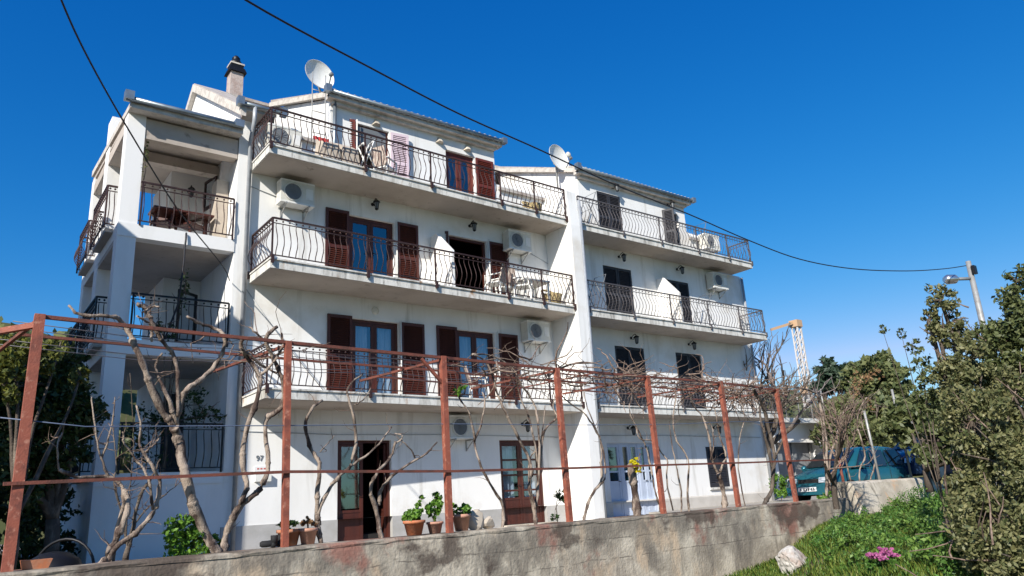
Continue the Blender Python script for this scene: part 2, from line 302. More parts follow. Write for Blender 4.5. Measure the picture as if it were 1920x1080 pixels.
# upper yard behind the retaining wall, with its edge along the wall line
mb = MB(); a0 = along(-30, .35); a1 = along(17.6, .35); a2 = along(60, .35)
mb.hexa([(a0[0], a0[1], -.6), (a2[0], a2[1], -.6), (60, 40, -.6), (-40, 40, -.6)], [(a0[0], a0[1], .58), (a2[0], a2[1], .58), (60, 40, .58), (-40, 40, .58)])
struct(mb.build('yard', 'yard'))
mb = MB()                                              # driveway rising at the right, where the cars stand
b0 = along(15.2, .45); b1 = along(60, .45)
mb.hexa([(b0[0], b0[1], .3), (b1[0], b1[1], .3), (60, 30, .3), (22.5, 30, .3)], [(b0[0], b0[1], .70), (b1[0], b1[1], .95), (60, 30, 1.2), (22.5, 30, .8)])
struct(mb.build('driveway', 'yard'))
mb = MB(); q_ = [along(-14, .45), along(5.4, .45)]; mb.face([(q_[0][0], q_[0][1], .584), (q_[1][0], q_[1][1], .584), (.9, -.35, .584), (.3, -.02, .584), (-2.3, -.02, .584), (-2.3, 18, .584), (-18, 18, .584)]); struct(mb.build('added_dark_soil', 'dirt'))  # dark earth sheet added to cut ground bounce onto the shaded loggia base
# lower garden: a bank that rises to the right and towards the foot of the wall
def zbank(x, y):
    s = (np.array([x, y])-PA)@PT; o = (np.array([x, y])-PA)@PN
    r = 1/(1+math.exp(-max(-40, min(40, (s-14.9-1.5*o)/.8)))); q = 1/(1+math.exp((-o-13)/1.2))
    return -.44+.84*r*q+.05*math.sin(x*1.7)+.04*math.sin(y*2.3+x)
mb = MB(); N = 60; k0 = 0
for i in range(N+1):
    for j in range(31):
        s = -12+i*(52/N); o = -.18-j*.5; p = along(s, o); mb.v.append((p[0], p[1], zbank(p[0], p[1])))
for i in range(N):
    for j in range(30): mb.f.append((i*31+j+1, (i+1)*31+j+1, (i+1)*31+j, i*31+j)); mb.sm.append(True)
struct(mb.build('bank', 'dirt'))
# hills behind
def hillmesh(cx, cy, rx, ry, h, name, seed):
    rg = random.Random(seed); mb = MB(); n = 40; m = 12; k = []
    for i in range(m+1):
        for j in range(n):
            t = 2*math.pi*j/n; r = 1-i/m; z = h*(1-r*r)**1.3*(1+.1*math.sin(3*t+seed)+.06*math.sin(7*t)) if r < 1 else -1
            mb.v.append((cx+rx*r*math.cos(t), cy+ry*r*math.sin(t), z+rg.uniform(-.3, .3)))
    for i in range(m):
        for j in range(n): mb.f.append((i*n+j, i*n+(j+1) % n, (i+1)*n+(j+1) % n, (i+1)*n+j)); mb.sm.append(True)
    return struct(mb.build(name, 'hill'))
hillmesh(-6, 62, 40, 32, 17, 'hill', 1)
hillmesh(95, 60, 60, 42, 15, 'hill', 2)

# ============================================================ APARTMENT HOUSE
H = thing('apartment_building', 'white four storey apartment building with long railed balconies and an open loggia bay', 'building', (9, 4, .58))
def wall_open(mb, x0, x1, z0, z1, ops, y=0, dep=.2, back=None):
    """wall face in the plane y with openings cut out and reveals running inwards"""
    xs = sorted({x0, x1, *[o[0] for o in ops], *[o[1] for o in ops]}); zs = sorted({z0, z1, *[o[2] for o in ops], *[o[3] for o in ops]})
    for i in range(len(xs)-1):
        for j in range(len(zs)-1):
            cx = (xs[i]+xs[i+1])/2; cz = (zs[j]+zs[j+1])/2
            if any(o[0] < cx < o[1] and o[2] < cz < o[3] for o in ops): continue
            mb.face([(xs[i], y, zs[j]), (xs[i+1], y, zs[j]), (xs[i+1], y, zs[j+1]), (xs[i], y, zs[j+1])])
    for a, b, c, d in ops:
        e = y+dep
        mb.face([(a, y, c), (a, y, d), (a, e, d), (a, e, c)]); mb.face([(b, y, d), (b, y, c), (b, e, c), (b, e, d)])
        mb.face([(a, y, d), (b, y, d), (b, e, d), (a, e, d)]); mb.face([(a, e, c), (b, e, c), (b, y, c), (a, y, c)])
Z = [.6, 3.76, 6.56, 9.28]; SB = {1: 3.543, 2: 6.343, 3: 9.073}; DA = {1: (1.50, 1.06), 2: (1.37, 1.05), 3: (1.24, 1.0)}; DB = {1: 1.05, 2: 1.04, 3: .95}
XL = {1: .725, 2: .79, 3: .72}; XF = 9.77; XB = 10.14; XR = {1: 19.08, 2: 19.06, 3: 18.97}; XW = 19.46; XP = .43
ops = [(2.98, 4.36, .6, 2.86), (7.6, 9.08, .68, 2.87), (11.57, 13.64, .66, 2.80), (16.14, 17.18, 1.34, 2.66)]
fl1 = [(3.32, 4.62, 3.78, 5.8), (6.36, 7.62, 3.78, 5.8)]; fl2 = [(3.24, 4.52, 6.58, 8.5), (6.22, 7.50, 6.58, 8.48)]
fb1 = [(12.3, 13.64, 3.78, 5.82), (15.18, 16.49, 3.78, 5.81)]; fb2 = [(12.11, 13.42, 6.58, 8.47), (15.14, 16.32, 6.58, 8.4)]
mb = MB()
wall_open(mb, XP, XW, 1.1, 9.07, [(a, b, max(c, 1.1), d) for a, b, c, d in ops]+fl1+fl2+fb1+fb2)
d3 = [(3.42, 4.40, 9.3, 11.14), (6.21, 7.2, 9.3, 11.08)]; d3b = [(12.14, 13.24, 9.3, 11.08), (15.35, 16.2, 9.3, 11.02)]
wall_open(mb, XP, 2.7, 9.07, 10.38, [], dep=.2)
wall_open(mb, 2.7, 7.94, 9.07, 11.62, d3)
wall_open(mb, 7.94, 11.3, 9.07, 10.38, [])
wall_open(mb, 11.3, 16.6, 9.07, 11.50, d3b)
wall_open(mb, 16.6, 18.12, 9.07, 10.3, [])
# side and rear walls
mb.face([(XP, 8.6, .5), (XP, 0, .5), (XP, 0, 10.55), (XP, 4.3, 13.35), (XP, 8.6, 10.55)])
mb.face([(XW, 0, .5), (XW, 8.6, .5), (XW, 8.6, 9.07), (XW, 0, 9.07)]); mb.face([(18.12, 0, 9.07), (18.12, 8.6, 9.07), (18.12, 8.6, 10.3), (18.12, 4.3, 13.0), (18.12, 0, 10.3)])
mb.face([(XW, 8.6, .5), (XP, 8.6, .5), (XP, 8.6, 10.4), (XW, 8.6, 10.4)]); mb.face([(18.12, 0, 9.07), (XW, 0, 9.07), (XW, 8.6, 9.07), (18.12, 8.6, 9.07)])
for x in (2.7, 11.3): mb.face([(x, 4.2, 9.3), (x, 0, 9.3), (x, 0, 11.62 if x < 5 else 11.5), (x, 4.2, 13.4)])
for x, zt in ((7.94, 11.62), (16.6, 11.5)): mb.face([(x, 0, 9.3), (x, 4.2, 9.3), (x, 4.2, 13.4), (x, 0, zt)])
mb.build('wall', 'stucco', H)
mb = MB(); wall_open(mb, XP, 10.0, .5, 1.1, [(2.98, 4.36, .6, 1.1), (7.6, 9.08, .68, 1.1)], y=-.025, dep=.2); mb.face([(XP, -.025, 1.1), (10, -.025, 1.1), (10, 0, 1.1), (XP, 0, 1.1)])
mb.build('plinth', 'plinth', H)
mb = MB(); wall_open(mb, 10.0, XW, .5, 1.06, [(11.57, 13.64, .66, 1.06)], y=-.03, dep=.2); mb.face([(10, -.03, 1.06), (XW, -.03, 1.06), (XW, 0, 1.1), (10, 0, 1.1)])
mb.build('plinth', 'plinth2', H)
mb = MB()                                              # floors and cross walls inside, only glimpsed through the openings
for z in (.55, 3.55, 6.35, 9.08): mb.box(XP+.02, 18.1, .21, 8.58, z, z+.18)
for x in (5.4, 10, 14.5): mb.box(x, x+.12, .21, 8.58, .73, 9.08)
mb.box(XP+.02, 18.1, 4.6, 4.7, .73, 10.2)
mb.build('inner_floor', 'darkin', H)
# roofs
mb = MB()
def slope(x0, x1, y0, z0, y1, z1, t=.09): mb.hexa([(x0, y0, z0-t), (x1, y0, z0-t), (x1, y1, z1-t), (x0, y1, z1-t)], [(x0, y0, z0), (x1, y0, z0), (x1, y1, z1), (x0, y1, z1)])
slope(XP-.1, 1.15, -.42, 10.52, 4.3, 13.56); slope(1.15, 2.62, -.1, 10.30, 4.3, 11.9); slope(8.02, 11.22, -.1, 10.28, 4.3, 11.9); slope(16.68, 18.1, -.1, 10.2, 4.3, 11.8)
slope(XP-.1, 18.2, 9.0, 10.4, 4.3, 13.56); slope(2.6, 8.04, -.22, 11.72, 4.3, 13.7); slope(11.2, 16.7, -.22, 11.60, 4.3, 13.5)
rf = mb.build('roof', 'rooft', H)
mb = MB()                                              # pale cornice and verge boards under the tiles
def verge(x0, x1, y0, z0, y1, z1, h=.15): mb.hexa([(x0, y0, z0-h), (x1, y0, z0-h), (x1, y1, z1-h), (x0, y1, z1-h)], [(x0, y0, z0), (x1, y0, z0), (x1, y1, z1), (x0, y1, z1)])
verge(XP-.13, XP-.003, -.44, 10.50, 4.3, 13.52, .24); mb.build('cornice', 'cornice', rf); mb = MB(); verge(XP-.13, XP-.003, 9.0, 10.35, 4.3, 13.52, .24)
mb.build('cornice', 'cornice', rf)
for x0, x1, z, zr in ((2.56, 2.697, 11.69, 13.6), (11.16, 11.297, 11.57, 13.4)): mb = MB(); verge(x0, x1, -.24, z, 4.3, zr, .14); mb.build('cornice', 'cornice', rf)
for x0, x1, z in ((2.56, 8.08, 11.63), (11.16, 16.74, 11.51)):
    mb = MB(); mb.box(x0, x1, -.26, -.003, z-.10, z); mb.box(x0+.14, x1-.14, -.14, -.002, z-.19, z-.10)
    mb.build('cornice', 'cornice', rf)
mb = MB(); rg = random.Random(5)
for x0, x1, z in ((2.6, 8.04, 11.74), (11.2, 16.7, 11.62)):
    x = x0; mb = MB()
    while x < x1: mb.tube([(x+.08, -.30, z-.03), (x+.08, .3, z+.23)], .055, 6); x += .19
    mb.build('eave_tiles', 'cornice', rf)
for x0, x1, y, z in ((XP-.2, 1.35, -.47, 10.56), (2.45, 8.15, -.31, 11.68), (11.05, 16.85, -.31, 11.56)):
    mb = MB(); mb.tube([(x0, y, z), (x1, y, z)], .055, 8); mb.box(x0-.03, x0+.12, y-.09, y+.09, z-.07, z+.13); mb.box(x1-.12, x1+.03, y-.09, y+.09, z-.07, z+.1)
    mb.build('gutter', 'zinc', H)
mb = MB()
mb.tube([(.62, -.47, 10.54), (.62, -.45, 10.2), (.66, -.12, 9.85), (.66, -.09, .62)], .05, 8)
mb.build('downpipe', 'pipe', H)
mb = MB(); mb.tube([(2.78, -.1, 11.6), (2.78, -.09, 9.3)], .05, 8); mb.build('downpipe', 'zinc', H)
mb = MB(); mb.tube([(10.20, -1.12, 9.9), (10.20, -1.10, .7)], .06, 8)
mb.build('downpipe', 'pipe', H)
mb = MB(); mb.tube([(XW-.02, -.08, 9.0), (XW-.02, -.08, .7)], .05, 8); mb.build('downpipe', 'pipe', H)
for pts in ([(.72, -.015, 8.72), (1.0, -.015, 8.66), (1.5, -.015, 8.55)], [(.74, -.015, 6.2), (1.6, -.02, 5.1), (2.6, -.015, 4.0)], [(.72, -.015, 3.05), (2.9, -.015, 2.98), (5.8, -.015, 3.0), (9.7, -.015, 2.95)], [(9.0, -.02, 8.4), (9.35, -.015, 8.3), (9.76, -.015, 8.15)], [(XB+.1, -.015, 3.0), (14, -.015, 3.02), (19.3, -.015, 2.98)]):
    mb = MB(); mb.tube(pts, .009, 5); mb.build('wall_cable', 'pipe', H)
# party fin
mb = MB(); mb.prism([(-1.16, .55), (-1.16, 9.05), (-1.08, 10.15), (-1.0, 10.22), (-.3, 10.25), (0, 10.3), (0, .55)], 'x', XF, XB)
mb.build('partition_fin', 'stucco', H)
# balcony slabs, railings
def slab(x0, x1, d0, d1, zb, zt, name='balcony_slab'):
    mb = MB(); mb.hexa([(x0, -d0, zb), (x1, -d1, zb), (x1, -.002, zb), (x0, -.002, zb)], [(x0, -d0, zt), (x1, -d1, zt), (x1, -.002, zt), (x0, -.002, zt)])
    o = mb.build(name, 'slab', H)
    m = MB(); e = .035                                   # soffit panel, a sheet just under the slab
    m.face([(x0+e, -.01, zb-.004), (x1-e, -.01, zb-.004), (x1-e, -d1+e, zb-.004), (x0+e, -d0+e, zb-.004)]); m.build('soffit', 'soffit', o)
    m = MB(); m.hexa([(x0-.02, -d0-.035, zt), (x1, -d1-.035, zt), (x1, -.003, zt), (x0-.02, -.003, zt)], [(x0-.02, -d0-.035, zt+.035), (x1, -d1-.035, zt+.035), (x1, -.003, zt+.035), (x0-.02, -.003, zt+.035)]); m.build('floor_tiles', 'slab', o)
    return o
def railing(path, z, h, sp, m, parent, outs, posts=(), belly=.11, br=.0105, feet=True, hook=False):
    """path: plan points; outs: outward normal of each run"""
    mb = MB(); pm = MB(); prof = [(0, .07), (.25, .16), (.9, .27), (1, .36), (.75, .48), (.25, .60), (-.12, .70), (0, .78)]
    for (p, q), o in zip(zip(path[:-1], path[1:]), outs):
        p = np.array(p, float); q = np.array(q, float); L = np.linalg.norm(q-p); n = max(2, int(round(L/sp)))
        o = np.array([o[0], o[1], 0.])
        for hh, ww in ((h, .045), (h-.115, .022), (.075, .028)): mb.bar((*p, z+hh), (*q, z+hh), ww, ww*.75)
        for i in range(n):
            c = p+(q-p)*(i+.5)/n; b = np.array([c[0], c[1], z]); s = (h-.115)/.78
            mb.tube([b+o*belly*u+np.array([0, 0, v*s]) for u, v in prof], br, 4, cap=False)
            mb.ball(b+np.array([0, 0, h-.058]), .024, 6, 3)
    for pp in posts:
        x, y = pp[:2]; oo = np.array([pp[2], pp[3], 0.])
        b = np.array([x, y, z]); mb.bar(b-[0, 0, .02], b+[0, 0, h], .034)
        if feet: mb.bar(b+oo*.05+[0, 0, .05], b+oo*.05-[0, 0, .12], .06, .05); mb.bar(b+oo*.05-[0, 0, .07], b-[0, 0, .07]+oo*.01, .05)
    return mb.build('railing', m, parent)
def frontline(x, k, A=True):
    if A: t = (x-XL[k])/(XF-XL[k]); return -(DA[k][0]+(DA[k][1]-DA[k][0])*t)
    return -DB[k]
for k in (1, 2, 3):
    s = slab(XL[k], XF, *DA[k], SB[k], Z[k]-.035); x0 = XL[k]+.03
    P = [(x0, -.05), (x0, frontline(x0, k)+.0), (XF-.02, frontline(XF, k)+.0)]
    posts = [(x0, -.05, -1, 0), (x0, P[1][1], 0, -1)]+[(x, frontline(x, k), 0, -1) for x in (3.1, 5.0, 7.3, 8.55, XF-.03)]
    railing(P, Z[k], .92, .152, 'iron', s, [(-1, 0), (0, -1)], posts)
    s = slab(XB+.12, XR[k], DB[k], DB[k], SB[k], Z[k]-.035); xa = XB+.2; xb = XR[k]-.04
    posts = [(xa, -DB[k]+.02, 0, -1), (xb, -DB[k]+.02, 0, -1), (xb, -.05, 1, 0)]+[(x, -DB[k]+.02, 0, -1) for x in (12.2, 14.0, 15.9, 17.6)]
    railing([(xa, -DB[k]+.02), (xb, -DB[k]+.02), (xb, -.05)], Z[k], .88, .145, 'iron2', s, [(0, -1), (1, 0)], posts, belly=.10, br=.0095)
# partitions between flats on the second balcony
for x, y in ((5.62, 1.02), (14.62, .9)):
    mb = MB(); mb.prism([(-y, Z[2]+.01), (-y, 7.62), (-.3, 8.3), (-.005, 8.3), (-.005, Z[2]+.01)], 'x', x, x+.09); mb.build('balcony_divider', 'stucco', H)

# doors, windows, shutters
def leafframe(mb, x0, x1, z0, z1, y, t=.075, d=.05, rails=(), kick=0):
    mb.box(x0, x0+t, y, y+d, z0, z1); mb.box(x1-t, x1, y, y+d, z0, z1); mb.box(x0+t, x1-t, y, y+d, z0, z0+t*1.3); mb.box(x0+t, x1-t, y, y+d, z1-t, z1)
    for z in rails: mb.box(x0+t, x1-t, y+.004, y+d-.004, z-.025, z+.025)
    if kick: mb.box(x0+t, x1-t, y+.012, y+d-.012, z0+t*1.3, z0+kick); mb.box(x0+t, x1-t, y, y+d, z0+kick, z0+kick+.06)
def french(o, name='door', m='wood', rails=(), kick=0, y=.09, curtain=None, leaves_=2, halfopen=False, glass='glass', ft=.07):
    a, b, c, d = o; mb = MB()
    mb.box(a+.001, a+ft, y, y+.08, c, d-.001); mb.box(b-ft, b-.001, y, y+.08, c, d-.001); mb.box(a+ft, b-ft, y, y+.08, d-ft, d-.001)
    fr = mb.build(name, m, H); w = (b-a-2*ft)/leaves_
    for i in range(leaves_):
        if halfopen is not False and i >= halfopen: continue
        x0 = a+ft+i*w; l = MB(); leafframe(l, x0+.004, x0+w-.004, c+.01, d-ft-.004, y+.012, rails=rails, kick=kick); lf = l.build('leaf', m, fr)
        g = MB(); g.face([(x0+.08, y+.04, c+kick+.1), (x0+w-.08, y+.04, c+kick+.1), (x0+w-.08, y+.04, d-ft-.08), (x0+.08, y+.04, d-ft-.08)]); g.build('pane', glass, fr)
        h = MB(); h.tube([(x0+w-.04 if i == 0 else x0+.04, y-.02, c+1.0), (x0+w-.14 if i == 0 else x0+.14, y-.02, c+1.0)], .011, 6); h.build('handle', 'black', fr)
    if curtain:
        cm = MB(); n = 44; zz = (c+.1, d-.1)
        for i in range(n+1):
            t = i/n; x = a+ft+(b-a-2*ft)*t; cm.v += [(x, y+.16+.03*math.sin(t*46)+.015*math.sin(t*17), z) for z in zz]
        for i in range(n):
            if curtain == 'part' and abs(i/n-.5) < .12: continue
            cm.f.append((2*i, 2*i+2, 2*i+3, 2*i+1)); cm.sm.append(True)
        cm.build('curtain', 'curtain', fr)
    return fr
def shutter(x0, x1, z0, z1, m='wood', y=-.012, ang=0, hinge='l', tilt=.35, label=None):
    """louvred leaf lying on the wall, or swung by ang about its hinge"""
    mb = MB(); w = x1-x0; t = .065; mb.box(0, t, -.04, 0, z0, z1); mb.box(w-t, w, -.04, 0, z0, z1)
    zm = (z0+z1)/2
    for a, b in ((z0, z0+.1), (zm-.04, zm+.04), (z1-.08, z1)): mb.box(t, w-t, -.04, 0, a, b)
    for a, b in ((z0+.1, zm-.04), (zm+.04, z1-.08)):
        n = int((b-a)/.052)
        for i in range(n):
            z = a+(i+.5)*(b-a)/n; mb.face([(t, -.036, z-.026), (w-t, -.036, z-.026), (w-t, -.006, z+.024), (t, -.006, z+.024)])
    mb.face([(t, -.003, z0+.1), (t, -.003, z1-.08), (w-t, -.003, z1-.08), (w-t, -.003, z0+.1)])
    if hinge == 'l': Mx = Matrix.Translation((x0, y, 0)) @ Matrix.Rotation(ang, 4, 'Z')
    else: Mx = Matrix.Translation((x1, y, 0)) @ Matrix.Rotation(ang, 4, 'Z') @ Matrix.Translation((-w, 0, 0))
    o = mb.xf(Mx).build('shutter', m, H)
    if label: o['label'] = label
    return o
french(fl1[0], 'balcony_door', curtain='part', rails=()); french(fl1[1], 'balcony_door', curtain='full')
french(fl2[0], 'balcony_door'); 
o_ = french(fl2[1], 'balcony_door', leaves_=2, halfopen=0)
# (the right-hand flat on the second floor stands open: frame only, leaves folded inwards)
for o in fl1: shutter(o[0]-.64, o[0]-.01, 3.78, 5.84)
shutter(4.66, 5.34, 3.78, 5.82); shutter(7.74, 8.40, 3.78, 5.80)
shutter(2.60, 3.22, 6.58, 8.56); shutter(4.60, 5.22, 6.58, 8.54); shutter(7.56, 8.24, 6.58, 8.50); shutter(5.80, 6.20, 6.58, 8.56, ang=R(-28), hinge='r')
for x, z0, z1 in ((4.64, 3.78, 5.84), (7.68, 3.78, 5.84), (4.56, 6.58, 8.56), (7.53, 6.58, 8.54), (3.42, 9.3, 11.2)):
    mb = MB(); mb.tube([(x, -.07, z0), (x, -.07, z1)], .02, 6); mb.build('blind_pole', 'whitep', H)
# third floor
fr = french(d3[0], 'balcony_door', m='woodlit', leaves_=2, halfopen=0)
mb = MB(); mb.box(3.5, 4.32, .05, .12, 10.55, 11.08); mb.build('roller_blind', 'grey', H)
shutter(2.93, 3.40, 9.31, 11.2, m='woodlit', ang=R(-18), hinge='r'); shutter(4.44, 4.95, 9.31, 11.12, m='woodlit', ang=R(-8), hinge='l', label='pale sun-bleached shutter leaf')
bpy.data.objects[[o.name for o in H.children if o.name.startswith('shutter')][-1]].data.materials[0] = mat('bleached_shutter', (.62, .50, .55), .6)
french(d3[1], 'balcony_door', m='woodlit'); shutter(7.24, 7.86, 9.31, 11.06, m='woodlit')
# darker louvred shutters, closed, right-hand flats
for a, b, c, d in fb1+fb2+[d3b[0]]:
    w2 = (b-a)/2; shutter(a+.01, a+w2-.008, c, d-.01, m='dark', y=.05); shutter(a+w2+.008, b-.01, c, d-.01, m='dark', y=.05, hinge='r')
shutter(15.36, 15.76, 9.31, 11.0, m='dark', y=-.02, ang=R(-62)); french(d3b[1], 'balcony_door', m='dark')
a, b, c, d = ops[3]; w2 = (b-a)/2; shutter(a+.01, a+w2-.008, c+.01, d-.01, m='dark', y=.03); shutter(a+w2+.008, b-.01, c+.01, d-.01, m='dark', y=.03, hinge='r')
mb = MB(); mb.box(ops[3][0]-.06, ops[3][1]+.06, -.07, -.001, 1.27, 1.335); mb.build('window_sill', 'slab', H)
# ground floor doors
fr = french(ops[0], 'front_door', halfopen=1, rails=(), kick=.62, ft=.06); fr['label'] = 'brown double front door with its right leaf open onto a dark hall'
l = MB(); leafframe(l, 0, .60, .62, 2.78, -.05, kick=.6); l.xf(Matrix.Translation((4.26, .2, 0)) @ Matrix.Rotation(R(80), 4, 'Z')).build('leaf', 'wood', fr)
fr = french(ops[1], 'glazed_door', rails=(1.55, 1.95, 2.35), kick=.62, curtain='part')
fr = french((11.57, 12.2, .66, 2.8), 'glazed_door', m='bluedoor', rails=(1.95,), kick=.95, leaves_=1, ft=.05); french((12.2, 13.0, .66, 2.8), 'glazed_door', m='bluedoor', rails=(1.95,), kick=.95, leaves_=2, ft=.04); french((13.0, 13.64, .66, 2.8), 'glazed_door', m='bluedoor', rails=(1.95,), kick=.95, leaves_=2, ft=.04)
for q in ((2.9, 4.44, -.30, -.03, .45, .6), (7.5, 9.2, -.30, -.03, .5, .68), (11.5, 13.7, -.30, -.035, .45, .655)): mb = MB(); mb.box(*q); mb.build('door_step', 'conc2', H)
# chimney
cx, cy = 1.62, 4.75
def cbox(mb, w0, w1, z0, z1): mb.hexa([(cx-w0, cy-w0, z0), (cx+w0, cy-w0, z0), (cx+w0, cy+w0, z0), (cx-w0, cy+w0, z0)], [(cx-w1, cy-w1, z1), (cx+w1, cy-w1, z1), (cx+w1, cy+w1, z1), (cx-w1, cy+w1, z1)])
CT = 14.50
mb = MB(); cbox(mb, .20, .19, 12.6, CT); ch = mb.build('chimney', 'brick', H)
mb = MB(); cbox(mb, .27, .22, CT, CT+.16); cbox(mb, .19, .19, CT+.16, CT+.28); mb.build('chimney_cap', 'black', ch)
mb = MB(); cbox(mb, .21, .21, CT+.28, CT+.33); mb.build('cowl_band', 'cornice', ch)
mb = MB(); mb.lathe([(.17, CT+.33), (.20, CT+.38), (.15, CT+.46), (.11, CT+.54), (.13, CT+.57), (.06, CT+.66)], (cx, cy, 0), 10); mb.build('chimney_cowl', 'black', ch)

# ---- loggia bay
LZ = [2.22, 4.86, 7.34]; X0, X1 = -1.95, XP
for q in ((X0, X0+.36, 0, .36, 2.2, 9.9), (X0, X0+.36, 2.2, 2.7, 2.2, 10.2), (X0, X0+.36, 4.2, 4.6, 2.2, 10.0)): mb = MB(); mb.box(*q); mb.build('pillar', 'stuccoside', H)
mb = MB(); mb.box(X0, X0+.30, 2.25, 2.75, 10.2, 10.85); mb.build('roof_upstand', 'stuccoside', H)
mb = MB(); mb.hexa([(X0, 0, .5), (X1, 0, .5), (X1, 4.6, .5), (X0, 4.6, .5)], [(X0, 0, 2.0), (X1, 0, 2.0), (X1, 4.6, 2.0), (X0, 4.6, 2.0)])
mb.box(X0-.004, X0+.01, 1.3, 1.36, .5, 2.0); mb.build('base_wall', 'stuccoside', H)
for i, z in enumerate(LZ):
    mb = MB(); mb.box(X0-.003, X1-.002, -.02, 4.62, z-.30 if i else z-.24, z); s = mb.build('loggia_floor', 'stuccoside', H)
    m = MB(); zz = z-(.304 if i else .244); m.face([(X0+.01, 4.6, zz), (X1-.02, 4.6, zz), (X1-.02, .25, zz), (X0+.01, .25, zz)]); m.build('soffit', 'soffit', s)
    railing([(X0+.36, -.04), (X1-.06, -.04)], z, .96, .155, 'iron' if i == 2 else 'black', s, [(0, -1)], [(X0+.4, -.04, 0, -1), (X1-.06, -.04, 0, -1)], belly=.09, feet=False)
    for y0, y1 in ((.45, 2.1), (2.8, 4.1)):
        q = MB(); q.box(X0-.16, X0-.004, y0+.05, y1-.05, z-.09, z-.005); b_ = q.build('side_balcony', 'soffit', s)
        railing([(X0, y0), (X0-.19, y0), (X0-.19, y1), (X0, y1)], z, .94, .13, 'iron' if i == 2 else 'black', b_, [(0, -1), (-1, 0), (0, 1)], [(X0-.19, y0, -1, 0), (X0-.19, y1, -1, 0)], belly=.10, feet=False)
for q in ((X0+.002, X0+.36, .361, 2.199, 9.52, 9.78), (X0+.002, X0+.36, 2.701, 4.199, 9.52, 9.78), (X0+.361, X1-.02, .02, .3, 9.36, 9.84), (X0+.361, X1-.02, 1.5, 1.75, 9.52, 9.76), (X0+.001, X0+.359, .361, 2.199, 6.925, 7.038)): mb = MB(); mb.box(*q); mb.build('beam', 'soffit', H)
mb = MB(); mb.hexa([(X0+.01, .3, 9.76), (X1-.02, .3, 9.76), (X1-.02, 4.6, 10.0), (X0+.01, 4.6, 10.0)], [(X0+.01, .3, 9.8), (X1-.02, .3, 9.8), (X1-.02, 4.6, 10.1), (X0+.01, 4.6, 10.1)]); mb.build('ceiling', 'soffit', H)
mb = MB(); mb.hexa([(X0-.02, -.30, 9.86), (X1-.01, -.30, 9.86), (X1-.01, 4.7, 10.2), (X0-.02, 4.7, 10.2)], [(X0-.02, -.30, 10.0), (X1-.01, -.30, 10.0), (X1-.01, 4.7, 10.36), (X0-.02, 4.7, 10.36)]); mb.build('loggia_roof', 'cornice', H)
mb = MB(); mb.tube([(X0-.12, -.36, 10.02), (X1-.02, -.36, 10.02)], .06, 8); mb.box(X0-.16, X0+.02, -.44, -.26, 9.98, 10.18); mb.box(X1-.22, X1-.02, -.42, -.24, 9.98, 10.16); mb.build('gutter', 'zinc', H)
mb = MB(); wall_open(mb, -.45, X1-.01, 2.0, 9.9, [(-.25, .25, 2.25, 4.2)], y=2.6, dep=.15); mb.face([(-.45, 4.6, 2), (-.45, 2.6, 2), (-.45, 2.6, 9.9), (-.45, 4.6, 9.9)]); mb.build('rear_wall', 'stuccoside', H)
mb = MB(); mb.box(-.25, .25, 2.7, 2.74, 2.25, 4.2); mb.build('loggia_door', 'dark', H)
# small window casement standing open in the top loggia, and door leaves below
def casement(x, y, z0, z1, w, rz, m='wood'):
    l = MB(); leafframe(l, 0, w, z0, z1, 0, t=.06, d=.04); c = l.xf(Matrix.Translation((x, y, 0)) @ Matrix.Rotation(rz, 4, 'Z')).build('casement', m, H)
    g = MB(); g.face([(.06, .02, z0+.06), (w-.06, .02, z0+.06), (w-.06, .02, z1-.06), (.06, .02, z1-.06)]); g.xf(Matrix.Translation((x, y, 0)) @ Matrix.Rotation(rz, 4, 'Z')).build('pane', 'glass', c)
casement(.40, 1.55, 8.75, 9.55, .62, R(100), 'iron'); casement(-.30, 1.6, 5.2, 6.5, .62, R(35), 'black')
mb = MB(); mb.box(.14, .41, .6, 1.0, 7.36, 9.0); mb.build('tall_cupboard', 'canvas', H)

# ============================================================ THINGS FIXED TO THE HOUSE
def text_mesh(txt, size, m, name, parent, loc, rot=(R(90), 0, 0), depth=.004):
    cu = bpy.data.curves.new(name, 'FONT'); cu.body = txt; cu.size = size; cu.extrude = depth; cu.align_x = 'CENTER'
    t = bpy.data.objects.new('tmp', cu); C.objects.link(t); dg = bpy.context.evaluated_depsgraph_get(); me = bpy.data.meshes.new_from_object(t.evaluated_get(dg)); C.objects.unlink(t); bpy.data.objects.remove(t)
    me.materials.clear(); me.materials.append(M[m]); o = bpy.data.objects.new(name, me); C.objects.link(o)
    me.transform(Matrix.Translation(Vector(loc)) @ Matrix.Rotation(rot[2], 4, 'Z') @ Matrix.Rotation(rot[0], 4, 'X'))
    if parent is not None: o.parent = parent; o.matrix_parent_inverse = WM[parent.name].inverted()
    WM[o.name] = Matrix(); return o
# air conditioners: fan side faces -y, origin at the lower left wall side corner
ac = thing('ac_unit', '', 'air conditioner', (0, 0, 0), 'air conditioner units on the facade')
W_, D_, H_ = .84, .30, .56
mb = MB(); mb.box(.01, W_-.01, -D_-.06, -.06, 0, H_); cas = mb.build('casing', 'creamp', ac)
for a_, b_ in ((H_-.03, H_+.012), (-.012, .03)): mb = MB(); mb.box(0, W_, -D_-.07, -.05, a_, b_); mb.build('casing_trim', 'whitep', cas)
mb = MB(); mb.lathe([(.235, 0), (.235, .015), (.205, .016), (.205, 0)], (.30, -D_-.085, .28), 22, 'y', cap=False); mb.build('fan_ring', 'whitep', cas)
mb = MB(); mb.lathe([(.20, 0), (.20, .006)], (.30, -D_-.073, .28), 22, 'y', sm=False)
for i in range(6):
    q = math.pi*i/6; mb.bar((.30-.2*math.cos(q), -D_-.078, .28-.2*math.sin(q)), (.30+.2*math.cos(q), -D_-.078, .28+.2*math.sin(q)), .008)
mb.build('fan_grille', 'grey', ac)
